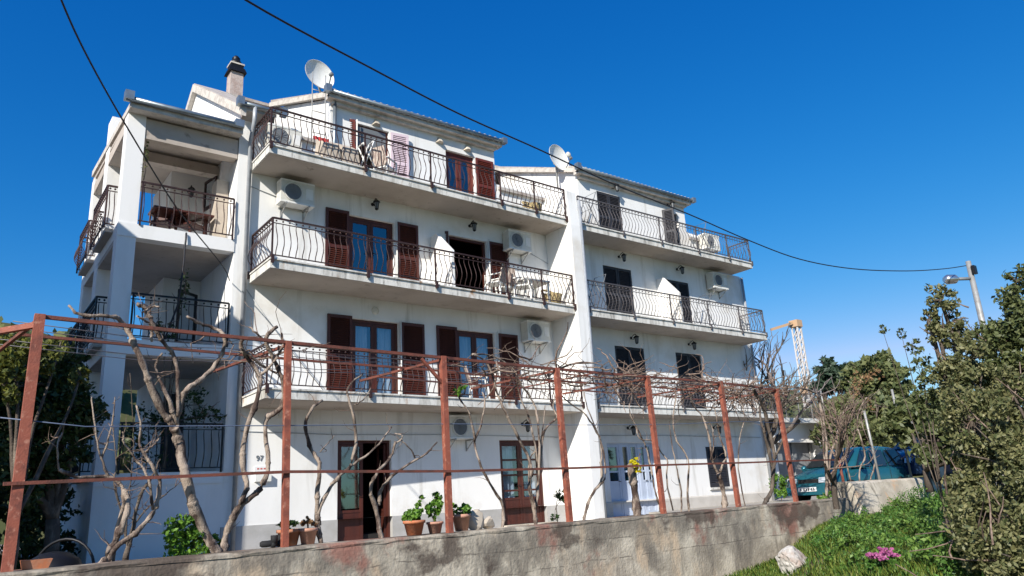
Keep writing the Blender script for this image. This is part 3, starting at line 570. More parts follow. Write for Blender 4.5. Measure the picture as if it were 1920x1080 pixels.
mb = MB(); mb.box(.62, .79, -D_-.068, -D_-.058, .15, .42); mb.build('side_panel', 'whitep', ac)
for x in (.14, .7): mb = MB(); mb.bar((x, -.001, -.03), (x, -D_-.1, -.03), .035); mb.bar((x, -.012, -.30), (x, -.012, -.01), .035, .02); mb.bar((x, -.02, -.28), (x, -D_-.06, -.04), .02); mb.build('bracket', 'galv', ac)
acs = [((1.33, 0, 8.36), 'air conditioner under the top balcony, left of the tall brown shutters'), ((8.04, 0, 8.28), 'air conditioner under the top balcony beside the white party wall'),
       ((8.52, 0, 5.62), 'air conditioner beneath the middle balcony near the white party wall'), ((5.83, 0, 2.88), 'air conditioner on the ground floor wall right of the open doorway'),
       ((17.3, 0, 8.3), 'air conditioner under the top balcony at the far right end of the facade'), ((.98, 0, 9.72), 'air conditioner on the top balcony left end behind the railing'), ((17.15, 0, 9.78), 'air conditioner on the top balcony right end behind grey railing')]
for i, (l, t) in enumerate(acs):
    if i == 0: ac.location = l; ac['label'] = t
    else: place_copy(ac, l, 0, t)
# wall lanterns
ln = thing('wall_lantern', '', 'wall lamp', (0, 0, 0), 'black wall lanterns on the facade')
mb = MB(); mb.lathe([(.045, 0), (.045, -.02)], (0, 0, 0), 10, 'y'); mb.tube([(0, -.01, 0), (0, -.1, .06), (0, -.2, .1), (0, -.24, .04)], .013, 6); mb.tube([(0, -.02, -.03), (0, -.1, -.07), (0, -.15, .02)], .010, 6); mb.build('bracket', 'black', ln)
mb = MB(); mb.lathe([(.012, .02), (.085, -.03), (.10, -.05), (.075, -.06), (.07, -.07)], (0, -.24, .03), 6); mb.lathe([(.045, -.25), (.055, -.235), (.02, -.27)], (0, -.24, .03), 6)
for i in range(6):
    q = 2*math.pi*i/6; mb.tube([(.068*math.cos(q), -.24+.068*math.sin(q), -.03), (.044*math.cos(q), -.24+.044*math.sin(q), -.21)], .006, 4)
la = mb.build('lantern', 'black', ln)
mb = MB(); mb.lathe([(.062, -.035), (.038, -.20)], (0, -.24, 0), 6, sm=False); mb.build('pane', 'grey', la)
lns = [((3.89, 8.9), 'black lantern above the brown shutters of the second floor left door'), ((6.93, 8.86), 'black lantern above the dark open doorway on the second floor'),
 ((12.89, 8.86), 'black lantern over the left dark shutters on the second floor, right flat'), ((15.78, 8.84), 'black lantern over the right dark shutters on the second floor, right flat'),
 ((13.08, 6.12), 'black lantern over the left dark shutters on the first floor, right flat'), ((15.92, 6.14), 'black lantern over the right dark shutters on the first floor, right flat'),
 ((8.41, 3.30), 'black lantern above the closed brown glazed door'), ((12.53, 3.24), 'black lantern above the pale blue glazed doors'), ((16.68, 3.30), 'black lantern above the small dark shuttered ground floor window'),
 ((12.9, 11.35), 'black lantern under the eave above the left shutters of the right attic'), ((15.7, 11.3), 'black lantern under the eave above the right shutters of the right attic')]
for i, ((x, z), t) in enumerate(lns):
    if i == 0: ln.location = (x, -.002, z); ln['label'] = t
    else: place_copy(ln, (x, -.002, z), 0, t)
place_copy(ln, (.0, 2.59, 9.4), 0, 'black lantern on the rear wall inside the top loggia')
rs = thing('wall_light', 'round white ceiling rosette above the left brown shutters of the first floor', 'wall lamp', (3.95, -.003, 6.05), 'round white rosettes')
mb = MB(); mb.lathe([(.10, 0), (.10, -.02), (.06, -.05), (.01, -.055)], (3.95, -.003, 6.05), 14, 'y'); mb.build('rosette', 'creamp', rs)
place_copy(rs, (7.05, -.003, 6.05), 0, 'round white rosette above the second brown shuttered door of the first floor')
# awning hoods and spot lamps over the attic doors
for x, t in ((4.0, 'small shell hood above the open attic door with the bleached shutter'), (6.0, 'small shell hood left of the closed attic door'), (6.95, 'small shell hood right above the closed attic door')):
    mb = MB(); mb.hexa([(x-.06, -.14, 11.22), (x+.06, -.14, 11.22), (x+.13, -.01, 11.2), (x-.13, -.01, 11.2)], [(x-.02, -.05, 11.36), (x+.02, -.05, 11.36), (x+.03, -.004, 11.40), (x-.03, -.004, 11.40)]); tag(mb.build('lamp_hood', 'conc2'), t, 'lamp', 'attic lamp hoods')
# satellite dishes
def dish(px, name_label, c, r, foot):
    t = thing('satellite_dish', name_label, 'satellite dish', foot, 'satellite dishes on the roof')
    n = Vector((math.sin(R(8))*.97, -math.cos(R(8))*.97, .12)).normalized(); Q = n.to_track_quat('Z', 'Y').to_matrix().to_4x4(); T = Matrix.Translation(Vector(c)) @ Q
    mb = MB(); k = 7
    mb.lathe([(.001, 0)]+[(r*i/k, .28*r*(i/k)**2) for i in range(1, k+1)]+[(r*1.015, .28*r+.01), (r, .28*r-.02)]+[(r*i/k, .28*r*(i/k)**2-.02) for i in range(k, 0, -1)]+[(.001, -.02)], (0, 0, 0), 32)
    T = T @ Matrix.Rotation(R(38), 4, 'Z'); d = mb.xf(T).build('reflector', 'whitep', t)
    mb = MB(); e = (.15*r, .62*r, r*1.0); mb.tube([(.0, -.95*r, .22*r), (.06*r, -.5*r, r*.98)], .018, 6); mb.lathe([(.03, -.06), (.055, -.04), (.055, .04), (.03, .06)], (.06*r, -.48*r, r*1.0), 8); arm = mb.xf(T).build('feed_arm', 'grey', t)
    mb = MB(); back = Vector(c)-n*.06; mb.tube([tuple(back), (foot[0], foot[1], c[2]-.25), foot], .032, 8); mb.bar(tuple(back-Vector((0, 0, .15))), tuple(back+Vector((0, 0, .15))), .09); mb.build('mast', 'galv', t)
    return t
dish(0, 'large white satellite dish on the left attic roof corner', (2.54, .5, 12.5), .43, (2.75, .8, 11.9))
dish(0, 'white satellite dish seen side on beside the right attic', (11.0, .6, 12.2), .47, (11.06, .7, 11.2))
t = thing('aerial_frame', 'thin white ladder frame beside the large dish', 'aerial', (2.2, .1, 10.6)); mb = MB()
for x in (2.1, 2.45): mb.tube([(x, -.25, 10.1), (x, -.25, 12.1)], .014, 5)
for z in (10.4, 11.0, 11.6): mb.tube([(2.1, -.25, z), (2.45, -.25, z)], .012, 5)
mb.build('frame', 'galv', t)
# door number and letter plates
t = thing('house_number', 'black number 97 on the white wall left of the open doorway', 'house number', (1.18, -.01, 2.42)); text_mesh('97', .16, 'grey', 'digits', t, (1.18, -.012, 2.42))
t = thing('mailbox', 'white letter box and plates on the wall below the number 97', 'mailbox', (1.25, -.01, 1.98)); mb = MB(); mb.box(1.08, 1.42, -.10, -.002, 1.98, 2.14); mb.build('box', 'whitep', t); mb = MB(); mb.box(1.08, 1.38, -.02, -.002, 2.17, 2.30); pt = mb.build('name_plate', 'plate', t)
mb = MB(); [mb.box(x, x+.045, -.024, -.021, 2.235, 2.265) for x in (1.13, 1.20, 1.27)]; mb.build('plate_mark', 'redink', pt)
# clothes airers on the right balconies
def airer(x, y, z, label):
    t = thing('clothes_airer', label, 'clothes airer', (x, y, z), 'folding clothes airers on the balconies'); mb = MB()
    for s in (0, .5):
        mb.tube([(x, y-s, z), (x+.55, y-s, z+1.25)], .014, 5); mb.tube([(x+.6, y-s, z), (x+.05, y-s, z+.95)], .014, 5)
    for u in (.2, .5, .8, 1.0): mb.tube([(x+.55*u, y, z+1.25*u), (x+.55*u, y-.5, z+1.25*u)], .009, 4)
    mb.build('frame', 'grey', t)
airer(10.75, -.3, 9.30, 'clothes airer on the top right balcony beside the party wall'); airer(10.85, -.3, 6.58, 'clothes airer on the second floor right balcony beside the party wall')
airer(11.0, -.3, 3.8, 'clothes airer on the first floor right balcony beside the party wall'); airer(15.9, -.3, 6.58, 'clothes airer on the second floor right balcony by the far doorway'); airer(16.2, -.3, 9.3, 'clothes airer on the top right balcony by the far attic door')
# balcony furniture
ch = thing('garden_chair', '', 'chair', (0, 0, 0), 'plastic chairs on the balconies')
mb = MB(); mb.box(-.22, .22, -.22, .22, .40, .44); mb.build('seat', 'whitep', ch)
mb = MB(); mb.hexa([(-.22, .20, .44), (.22, .20, .44), (.22, .235, .44), (-.22, .235, .44)], [(-.2, .33, .92), (.2, .33, .92), (.2, .365, .92), (-.2, .365, .92)]); mb.build('backrest', 'stripe', ch)
for x in (-.2, .2):
    for y in (-.2, .22): mb = MB(); mb.bar((x, y, .40), (x*1.12, y*1.12, 0), .04); mb.build('leg', 'whitep', ch)
    mb = MB(); mb.bar((x*1.15, -.2, .62), (x*1.12, .26, .64), .045, .025); mb.bar((x*1.15, -.18, .42), (x*1.15, -.18, .62), .03); mb.build('armrest', 'whitep', ch)
chs = [((7.2, -.72, 6.565), R(-150), 'chair with striped cushion nearest the dark open doorway'), ((7.75, -.45, 6.565), R(160), 'chair with striped cushion between the doorway and the white table'), ((8.1, -.85, 6.565), R(40), 'chair half hidden behind the white table on the second floor'),
       ((4.0, -.5, 9.285), R(120), 'light chair in front of the open attic door'), ((6.6, -.62, 3.765), R(60), 'light chair on the first floor balcony behind the pergola beam'), ((-.9, .9, 7.345), R(-30), 'chair in the top loggia left of centre'), ((-.35, .75, 7.345), R(30), 'chair in the top loggia right of centre')]
for i, (l, rz, t) in enumerate(chs):
    if i == 0: ch.location = l; ch.rotation_euler[2] = rz; ch['label'] = t
    else:
        c_ = place_copy(ch, l, rz, t)
        if 'loggia' in t:                              # the two chairs up there are brown wood
            for q in [o for o in bpy.data.objects if o.parent == c_]: q.material_slots[0].link = 'OBJECT'; q.material_slots[0].material = M['wood']
tb = thing('garden_table', 'white plastic table by the chairs on the second floor balcony', 'table', (8.5, -.55, 6.565)); mb = MB(); mb.box(8.1, 9.05, -.88, -.2, 7.22, 7.27); mb.build('tabletop', 'whitep', tb)
for x in (8.15, 9.0):
    for y in (-.83, -.25): mb = MB(); mb.bar((x, y, 6.565), (x, y, 7.22), .045); mb.build('leg', 'whitep', tb)
def basket(x, y, z, label):
    t = thing('wicker_chair', label, 'chair', (x, y, z), 'low wicker chairs'); mb = MB(); mb.lathe([(.22, .0), (.27, .2), (.30, .38), (.25, .38), (.22, .22)], (x, y, z), 14); mb.build('seat', 'wicker', t)
    mb = MB(); mb.tube([(x+.29*math.cos(a), y+.29*math.sin(a), z+.38+.22*math.sin(a)) for a in [math.pi*i/10 for i in range(11)]], .03, 6); mb.build('backrest', 'wicker', t)
basket(8.85, -.55, 9.285, 'low round wicker chair at the right end of the top left balcony'); basket(9.3, -.62, 6.565, 'low round wicker chair at the right end of the second floor balcony')
for x, t in ((2.35, 'beige cloth draped over a chair left on the top balcony'), (2.85, 'beige cloth draped over a chair nearest the open attic shutter')):
    o = thing('covered_chair', t, 'chair', (x, -.7, 9.285), 'covered chairs on the top balcony'); mb = MB()
    mb.hexa([(x-.25, -.95, 9.285), (x+.25, -.95, 9.285), (x+.27, -.45, 9.285), (x-.27, -.45, 9.285)], [(x-.2, -.9, 9.85), (x+.2, -.9, 9.85), (x+.22, -.5, 10.12), (x-.22, -.5, 10.12)]); mb.build('cover', 'canvas', o)
t = thing('drying_rack', 'white folding rack leaning at the open attic door', 'rack', (3.1, -.8, 9.285)); mb = MB()
for y in (-.9, -.6): mb.tube([(3.15, y, 9.29), (3.5, y, 10.25)], .02, 5); mb.tube([(3.6, y, 9.29), (3.2, y, 10.1)], .02, 5)
mb.tube([(3.5, -.9, 10.25), (3.5, -.6, 10.25)], .02, 5); mb.tube([(3.2, -.9, 10.1), (3.2, -.6, 10.1)], .02, 5); mb.build('frame', 'whitep', t)
mb = MB(); n = 12
for i in range(n+1): x = 1.75+.4*i/n; mb.v += [(x, -1.2+.02*math.sin(i*2), 9.78), (x, -1.22+.03*math.sin(i*1.7), 9.68)]
for i in range(n): mb.f.append((2*i, 2*i+2, 2*i+3, 2*i+1)); mb.sm.append(True)
tag(mb.build('red_cloth', 'red'), 'small red cloth hanging on the top balcony behind the rails', 'cloth')
t = thing('loggia_table', 'brown wooden table in the top loggia behind the rail', 'table', (-.6, 1.1, 7.345)); mb = MB(); mb.box(-1.2, .1, .5, 1.1, 8.0, 8.04); mb.build('tabletop', 'wood', t)
for x in (-1.1, 0): mb = MB(); mb.bar((x, .8, 7.345), (x, .8, 8.0), .06); mb.build('leg', 'wood', t)
rg = np.random.default_rng(8)
def potted(x, y, z, pr_, ph, m, lm, blobs, n, ls, label, group=None, name='flower_pot', up=0):
    t = thing(name, label, 'potted plant', (x, y, z), group); mb = MB()
    mb.lathe([(pr_*.68, 0), (pr_*.93, ph*.8), (pr_*1.05, ph*.8), (pr_*1.05, ph), (pr_*.92, ph), (pr_*.9, ph*.86), (.005, ph*.86)], (x, y, z), 20); mb.build('pot', m, t)
    mb = MB()
    for (bx, by, bz), r in blobs: mb.tube([(x, y, z+ph*.8), (x+bx*.6, y+by*.6, z+ph+bz*.6), (x+bx, y+by, z+ph+bz)], .008, 5)
    mb.build('stem', 'bark', t)
    leaves('foliage', clumps([((x+b[0], y+b[1], z+ph+b[2]), r) for b, r in blobs], n, rg), ls, lm, t, 3, .6, up)
    return t
def P3(px, py, o): p = pl(px, py, o); return p
TOPZ = .90
def onwall(px, py, o=.18): p = pl(px, py, o); return p[0], p[1]
x, y = onwall(777, 1010); potted(x, y, TOPZ, .155, .2, 'terra', 'leafg', [((0, 0, .07), (.16, .16, .09)), ((.07, 0, .22), (.05, .05, .06)), ((.13, 0, .3), (.04, .04, .04)), ((-.06, .02, .1), (.1, .1, .08))], 900, .028, 'bright terracotta pot of low green plant, leftmost right of the doorway', 'flower pots on the wall')
x, y = onwall(816, 1008); potted(x, y, TOPZ, .12, .16, 'terrap', 'leafg', [((0, 0, .22), (.13, .13, .12)), ((.02, 0, .33), (.08, .08, .07)), ((-.08, 0, .14), (.06, .06, .06)), ((0, 0, .06), (.02, .02, .06))], 800, .030, 'pale pot with a rounded green bush, middle of the three right of the doorway', 'flower pots on the wall')
x, y = onwall(866, 1003); potted(x, y, TOPZ, .14, .24, 'terrap', 'leafg', [((0, 0, .06), (.15, .15, .08)), ((-.14, 0, .08), (.07, .07, .07)), ((.1, 0, .1), (.06, .06, .05))], 600, .028, 'pale pot behind the rusty post carrying a wiry climber', 'flower pots on the wall')
x, y = onwall(577, 1030); potted(x, y, TOPZ, .12, .2, 'terrap', 'leafbr', [((0, 0, .05), (.11, .11, .05)), ((-.02, 0, .1), (.06, .06, .04))], 350, .022, 'pale terracotta pot of reddish plant left of the vine stem', 'flower pots on the wall')
x, y = onwall(541, 1033, .3); potted(x, y, TOPZ, .15, .2, 'terra', 'leafd', [((0, 0, .05), (.13, .13, .06))], 250, .024, 'terracotta pot directly behind the rusty post', 'flower pots on the wall')
x, y = onwall(45, 1072, .1); t = thing('planter_box', 'long red terracotta trough beside the leftmost rusty post', 'planter', (x, y, TOPZ)); mb = MB(); mb.hexa([(x-.02, y-.06, TOPZ), (x+.2, y-.06, TOPZ), (x+.2, y+.06, TOPZ), (x-.02, y+.06, TOPZ)], [(x-.04, y-.08, TOPZ+.09), (x+.23, y-.08, TOPZ+.09), (x+.23, y+.08, TOPZ+.09), (x-.04, y+.08, TOPZ+.09)]); mb.build('trough', 'terra', t)
x, y = onwall(508, 1026, .12); t = thing('boots', 'pair of black boots lying on the concrete wall', 'boots', (x, y, TOPZ))
for k in (0, .11):
    mb = MB(); mb.lathe([(.03, 0), (.05, .03), (.052, .1), (.045, .17), (.03, .2)], (0, 0, 0), 10, 'x'); mb.ball((.2, 0, -.01), .055, 8, 5); mb.lathe([(.05, 0), (.055, .12)], (.21, 0, .0), 8)
    mb.xf(Matrix.Translation((x-.14+k, y+k*.6, TOPZ+.05)) @ Matrix.Rotation(R(-15+k*200), 4, 'Z') @ Matrix.Scale(.8, 4)).build('boot', 'rubber', t)
x, y = onwall(900, 995, .22); t = thing('limestone_block', 'pale split stone leaning by the pots on the wall', 'stone'); tag(t, t['label'], 'stone'); t.location = (x, y, TOPZ); WM[t.name] = Matrix.Translation((x, y, TOPZ))
def rock(name, c, r, seed, m, parent=None, sub=3, squash=(1, 1, 1)):
    import bmesh
    bm = bmesh.new(); bmesh.ops.create_icosphere(bm, subdivisions=sub, radius=1); rg_ = random.Random(seed); ax = [(Vector((rg_.gauss(0, 1), rg_.gauss(0, 1), rg_.gauss(0, 1))).normalized(), rg_.uniform(.55, .9)) for _ in range(9)]
    for v in bm.verts:
        for a, d in ax:
            q = v.co.dot(a)-d
            if q > 0: v.co -= a*q*.9
        v.co += Vector((rg_.gauss(0, .02), rg_.gauss(0, .02), rg_.gauss(0, .02)))
        v.co = Vector((c[0]+v.co.x*r*squash[0], c[1]+v.co.y*r*squash[1], c[2]+v.co.z*r*squash[2]))
    me = bpy.data.meshes.new(name); bm.to_mesh(me); bm.free(); me.materials.append(M[m]); o = bpy.data.objects.new(name, me); C.objects.link(o)
    if parent is not None: o.parent = parent; o.matrix_parent_inverse = WM[parent.name].inverted()
    WM[o.name] = Matrix(); return o
rock('stone_piece', (x-.08, y, TOPZ+.13), .19, 3, 'canvas', t, 2, (.8, .6, 1)); rock('stone_piece', (x+.16, y, TOPZ+.08), .14, 6, 'canvas', t, 2, (1, .7, .8))

# ============================================================ RETAINING WALLS
t = thing('retaining_wall', 'long stained concrete retaining wall running under the rusty pergola', 'wall', tuple(along(6, 0, -.5))); mb = MB()
def wl(mb, s0, s1, o0, o1, z0, z1):
    q = [along(s0, o0), along(s1, o0), along(s1, o1), along(s0, o1)]; mb.hexa([(a[0], a[1], z0) for a in q], [(a[0], a[1], z1) for a in q])
n = 70; k0 = len(mb.v)                                 # uneven front face and top edge
rg2 = random.Random(3)
S0, S1_ = -9.0, 17.55; rows = [(-.21, -1.2), (-.205, -.2), (-.20, .3), (-.19, .60), (-.19, .80), (-.175, .865), (.05, .87), (.40, .865), (.42, .5)]
for i in range(n*3+1):
    s = S0+(S1_-S0)*i/(n*3)
    for j, (o, z) in enumerate(rows):
        jit = rg2.uniform(-.003, .003) if 3 < j < 8 else 0; p = along(s, o+jit*(1 if j < 5 else .5)); mb.v.append((p[0], p[1], z+(rg2.uniform(-.007, .007) if j in (5, 6) else 0)))
for i in range(n*3):
    for j in range(len(rows)-1): a = i*len(rows)+j; b = a+len(rows); mb.f.append((a, b, b+1, a+1)); mb.sm.append(j < 4)
mb.build('wall_body', 'conc', t)
mb = MB(); rg2 = random.Random(9)
for i in range(120):
    s = S0+(S1_-S0)*i/119
    for o, z in ((-.187, .845), (-.186, .872), (-.165, .896), (.10, .900), (.41, .893)): p = along(s, o+rg2.uniform(-.008, .008)); mb.v.append((p[0], p[1], z+rg2.uniform(-.006, .006)))
for i in range(119):
    for j in range(4): a = i*5+j; mb.f.append((a, a+5, a+6, a+1)); mb.sm.append(False)
mb.build('wall_coping', 'conc', t)
TOPZ = .90
t = thing('upper_wall', 'higher pale concrete wall with leaning face beside the teal car', 'wall', tuple(along(20, 0, 0))); mb = MB(); rg2 = random.Random(4)
rows = [(-.75, -.3), (-.45, .4), (-.20, 1.22), (-.12, 1.27), (.30, 1.28), (.32, .6)]; n = 40
for i in range(n+1):
    s = 17.9+12*i/n
    for j, (o, z) in enumerate(rows): p = along(s, o+rg2.uniform(-.01, .01)); mb.v.append((p[0], p[1], z+rg2.uniform(-.01, .01)))
for i in range(n):
    for j in range(len(rows)-1): a = i*6+j; mb.f.append((a, a+6, a+7, a+1)); mb.sm.append(False)
mb.f.append(tuple(range(5, -1, -1))); mb.sm.append(False)
mb.build('wall_body', 'conc2', t)

# ============================================================ PERGOLA
t = thing('pergola', 'rusty red steel pergola frame standing on the long concrete wall', 'pergola', tuple(along(5, 0, .88)))
PT_ = 3.5
posts = [(75, 590, 5, 1085, .1), (540, 640, 540, 1028, .078), (830, 668, 848, 1001, .085), (1043, 690, 1075, 979, .085), (1213, 705, 1250, 962, .085), (1350, 715, 1390, 950, .085), (1455, 730, 1500, 937, .085)]
PS = []
for a, b, c, d, w_ in posts:
    top = pl(a, b); s = (top[:2]-PA)@PT; bs = (pl(c, d)[:2]-PA)@PT; PS.append(s)
    mb = MB(); mb.bar(along(s*.6+bs*.4 if abs(bs-s) < .5 else bs, 0, .86), along(s, 0, top[2]), w_); mb.build('post', 'rust', t)
zt = [pl(a, b)[2] for a, b, *_ in posts]
def zb_(s): return float(np.interp(s, PS, zt))
def beam(s0, s1, o0, o1, dz, w_, name='beam', m='rustd', wig=0):
    mb = MB(); k = 8; rg_ = random.Random(int(s0*100+o0*10)); pts = [along(s0+(s1-s0)*i/k, o0+(o1-o0)*i/k, zb_(s0+(s1-s0)*i/k)+dz+rg_.uniform(-wig, wig)) for i in range(k+1)]
    for p, q in zip(pts[:-1], pts[1:]): mb.bar(p, q, w_, w_*.9)
    return mb.build(name, m, t)
beam(PS[0]-.02, 15.4, 0, 0, -.02, .045); beam(PS[0], 15.4, .95, .95, -.03, .036, wig=.01); beam(PS[2], 15.4, 1.9, 1.9, -.02, .03, wig=.015); beam(8.2, 16.6, .5, .5, .0, .022, wig=.03)
for i, s in enumerate(PS): beam(s, s-.15, 0, 2.2 if i else 3.0, -.05, .04, 'rafter')
for s in (8.8, 13.6): beam(s, s-.1, 0, 2.0, -.03, .025, 'rafter')
mb = MB(); s = PS[2]; mb.bar(along(s, 0, 3.05), along(s-.4, .0, 3.42), .04); mb.build('brace', 'rust', t)
mb = MB(); mb.bar(along(PS[0]-.03, 0, 3.38), along(PS[0]-1.3, 1.3, 3.2), .06); mb.build('rafter', 'rust', t); mb = MB(); mb.bar(along(PS[0]-1.3, 1.3, .6), along(PS[0]-1.3, 1.3, 3.25), .07); mb.build('post', 'rust', t)
mb = MB(); pts = [pl(x, y) for x, y in ((5, 908), (75, 905), (540, 885), (848, 884), (1075, 878), (1250, 872), (1390, 868), (1500, 864), (1580, 862))]
for p, q in zip(pts[:-1], pts[1:]): mb.bar(p-[0, .06, 0], q-[0, .06, 0], .035)
mb.build('rail', 'rustd', t)
mb = MB(); pts = [pl(x, y) for x, y in ((0, 783), (160, 800), (540, 798), (848, 795), (1075, 797), (1250, 796), (1390, 790), (1500, 795))]
mb.tube(pts, .007, 5); mb.build('wire', 'bluewire', t)
for o in (.3, .62, 1.3, 1.6):
    mb = MB(); mb.tube([along(-.2+16.5*i/20, o, zb_(min(15, 16.5*i/20))-.03-.03*(i % 3)) for i in range(21)], .0055, 4); mb.build('wire', 'wsteel', t)
# galvanised stakes and short rusty posts on the upper wall
for (a, b, c, d, m_, lb) in ((1620, 770, 1650, 902, 'galv', 'grey steel stake nearest the teal car bonnet'), (1672, 730, 1708, 890, 'galv', 'tall grey steel stake in the middle of the upper wall'), (1724, 740, 1748, 850, 'galv', 'grey steel stake beside the hanging hoop'), (1570, 850, 1588, 935, 'rust', 'short rusty stake where the two walls meet')):
    p, q = pl(a, b, .1), pl(c, d, .1); mb = MB(); mb.tube([q-[0, 0, .1], (p+q)/2, p], .035, 8); tag(mb.build('steel_stake', m_), lb, 'post', 'stakes on the upper wall')
mb = MB(); c = pl(1718, 788, .3); mb.tube([c+np.array([.28*math.cos(2*math.pi*i/24), .03, .46*math.sin(2*math.pi*i/24)])*1.0 for i in range(25)], .03, 6, cap=False); tag(mb.build('hoop', 'galv'), 'pale oval hoop hanging between the stakes before the trees', 'hoop')

# ============================================================ VINES ON THE PERGOLA
def twigs_on(mb, pts, n, L, r, rg_, up=.3):
    for _ in range(n):
        i = rg_.randrange(1, len(pts)-1); p = np.array(pts[i]); d = np.array([rg_.gauss(0, 1), rg_.gauss(0, .7), rg_.gauss(up, .8)]); d /= np.linalg.norm(d); q = [p]
        for k in range(4): d = d+np.array([rg_.gauss(0, .35), rg_.gauss(0, .35), rg_.gauss(.1, .35)]); d /= np.linalg.norm(d); q.append(q[-1]+d*L*rg_.uniform(.6, 1.3)/4)
        mb.tube(q, [r, r*.85, r*.7, r*.5, r*.3], 4, cap=False)
def vine(label, stems, o=.14, m='bark', seed=0, twig=6, crown=None, foliage=None, name='grapevine'):
    """stems: list of (pixel points, thick radius, thin radius[, offset]); the stems stand in the upright plane of the pergola"""
    base = pl(*stems[0][0][0], o); base[2] = .88; t = thing(name, label, 'vine', tuple(base), 'bare vines trained up the pergola'); rg_ = random.Random(seed); keep = []; stems = [(q[0], q[1]*.74, q[2]*.8, *q[3:]) for q in stems]
    for i, st in enumerate(stems):
        px, r0, r1 = st[:3]; oo = st[3] if len(st) > 3 else o; n = len(px)
        P = [pl(x, y, oo+.05*math.sin(j*1.9+i)) for j, (x, y) in enumerate(px)]
        if i == 0: P[0][2] = .84
        pts, rad = wob(P, r0, r1, 4, .008, seed*7+i); mb = MB(); mb.tube(pts, rad, 8)
        for k in range(2, len(pts)-1, 5): mb.ball(tuple(pts[k]), rad[k]*1.25, 6, 4)
        b = mb.build('trunk' if i == 0 else 'branch', m, t); keep += pts
        tw = MB(); twigs_on(tw, pts, int(twig*.6) if i else max(1, twig//3), .26, .006, rg_); 
        if tw.v: tw.build('twigs', 'twig', b)
    if crown:                                          # (s0, s1, o0, o1, count, spread)
        s0, s1, o0, o1, cnt, spr = crown; mb = MB()
        for _ in range(int(cnt*(.4 if s0 < 9 else .62))):
            s = rg_.uniform(s0, s1); q = [along(s, rg_.uniform(o0, o1), zb_(min(s, 15))+rg_.gauss(.02, spr*.5))]; d = np.array([rg_.gauss(0, 1), rg_.gauss(0, .8), rg_.gauss(0, .35)]); d /= np.linalg.norm(d)
            for k in range(6): d = d+np.array([rg_.gauss(0, .4), rg_.gauss(0, .4), rg_.gauss(-.02, .3)]); d /= np.linalg.norm(d); q.append(q[-1]+d*rg_.uniform(.08, .2))
            r = rg_.choice((.006, .008, .012, .018)); mb.tube(q, [r, r, r*.9, r*.8, r*.7, r*.5, r*.4], 4, cap=False)
        mb.build('crown_twigs', 'twig', t)
    if foliage:
        pts = [pl(x, y, o-.05) for x, y, _ in foliage[0]]; rr = [r for *_, r in foliage[0]]
        leaves('foliage', clumps([(p, (r, r, r)) for p, r in zip(pts, rr)], foliage[1], np.random.default_rng(seed)), foliage[2], foliage[3], t, seed, .6)
    return t
vine('thick forked vine with a wide open crown left of the building corner', [
 ([(415, 1035), (378, 985), (358, 930), (345, 880), (336, 830), (327, 800)], .085, .062), ([(327, 802), (300, 760), (272, 695), (250, 640), (228, 602), (200, 592), (150, 590), (128, 574)], .06, .018),
 ([(330, 800), (345, 738), (372, 715), (400, 690), (420, 655), (420, 630), (402, 615), (376, 607), (350, 592)], .045, .02), ([(332, 795), (312, 740), (295, 702), (293, 680), (305, 662)], .035, .014),
 ([(334, 780), (333, 700), (325, 665), (300, 635), (285, 603), (272, 578), (258, 570)], .032, .03), ([(285, 640), (283, 610), (270, 600), (255, 592)], .022, .012), ([(270, 585), (285, 575), (300, 575)], .02, .01)], seed=1, twig=7)
vine('twin stemmed vine rising from the building corner base beside the downpipe', [
 ([(420, 1032), (425, 1000), (440, 962), (462, 916), (455, 868), (464, 800), (486, 735), (483, 700), (453, 651), (458, 630)], .06, .03), ([(426, 990), (455, 945), (488, 916), (503, 868), (497, 792), (527, 762), (531, 719), (517, 680), (498, 635), (520, 613)], .05, .028),
 ([(483, 705), (505, 690), (530, 650), (527, 625)], .026, .014), ([(498, 640), (475, 620), (468, 612)], .02, .01), ([(453, 655), (475, 672), (500, 690), (520, 700)], .022, .02), ([(452, 640), (470, 632), (497, 640)], .022, .016)], seed=2, twig=8, crown=(PS[1]-1.0, PS[1]+.3, -.1, .6, 26, .12))
vine('low leaning vine whose two stems cross the lower left rail', [
 ([(185, 1065), (208, 1028), (230, 985), (240, 945), (233, 920)], .05, .035), ([(200, 1060), (214, 1030), (265, 990), (292, 950), (299, 905), (288, 880), (270, 850), (262, 828), (265, 800), (255, 760)], .04, .014), ([(286, 955), (283, 920), (270, 880), (255, 862), (235, 832), (230, 810)], .025, .010),
 ([(270, 852), (285, 838), (300, 820)], .018, .008)], seed=3, twig=9)
vine('thin vine lying along the lower rail at the loggia, sending up two shoots', [
 ([(214, 1030), (222, 985), (232, 940), (224, 905), (195, 893), (150, 895), (112, 880)], .03, .022), ([(205, 897), (188, 855), (178, 800), (172, 740)], .02, .008), ([(190, 862), (208, 805), (216, 745)], .016, .007), ([(112, 884), (108, 840), (115, 810)], .014, .006)], o=.22, seed=4, twig=8)
vine('dark tangled young vine against the shaded loggia base wall', [
 ([(235, 1050), (250, 985), (262, 930), (285, 895), (300, 860)], .045, .012), ([(240, 1030), (228, 960), (215, 905), (218, 860), (210, 800)], .02, .008), ([(250, 985), (280, 950), (320, 920), (345, 895)], .014, .006), ([(235, 1020), (240, 950), (245, 900), (250, 830), (243, 700)], .014, .006)], o=1.6, m='barkd', seed=5, twig=22)
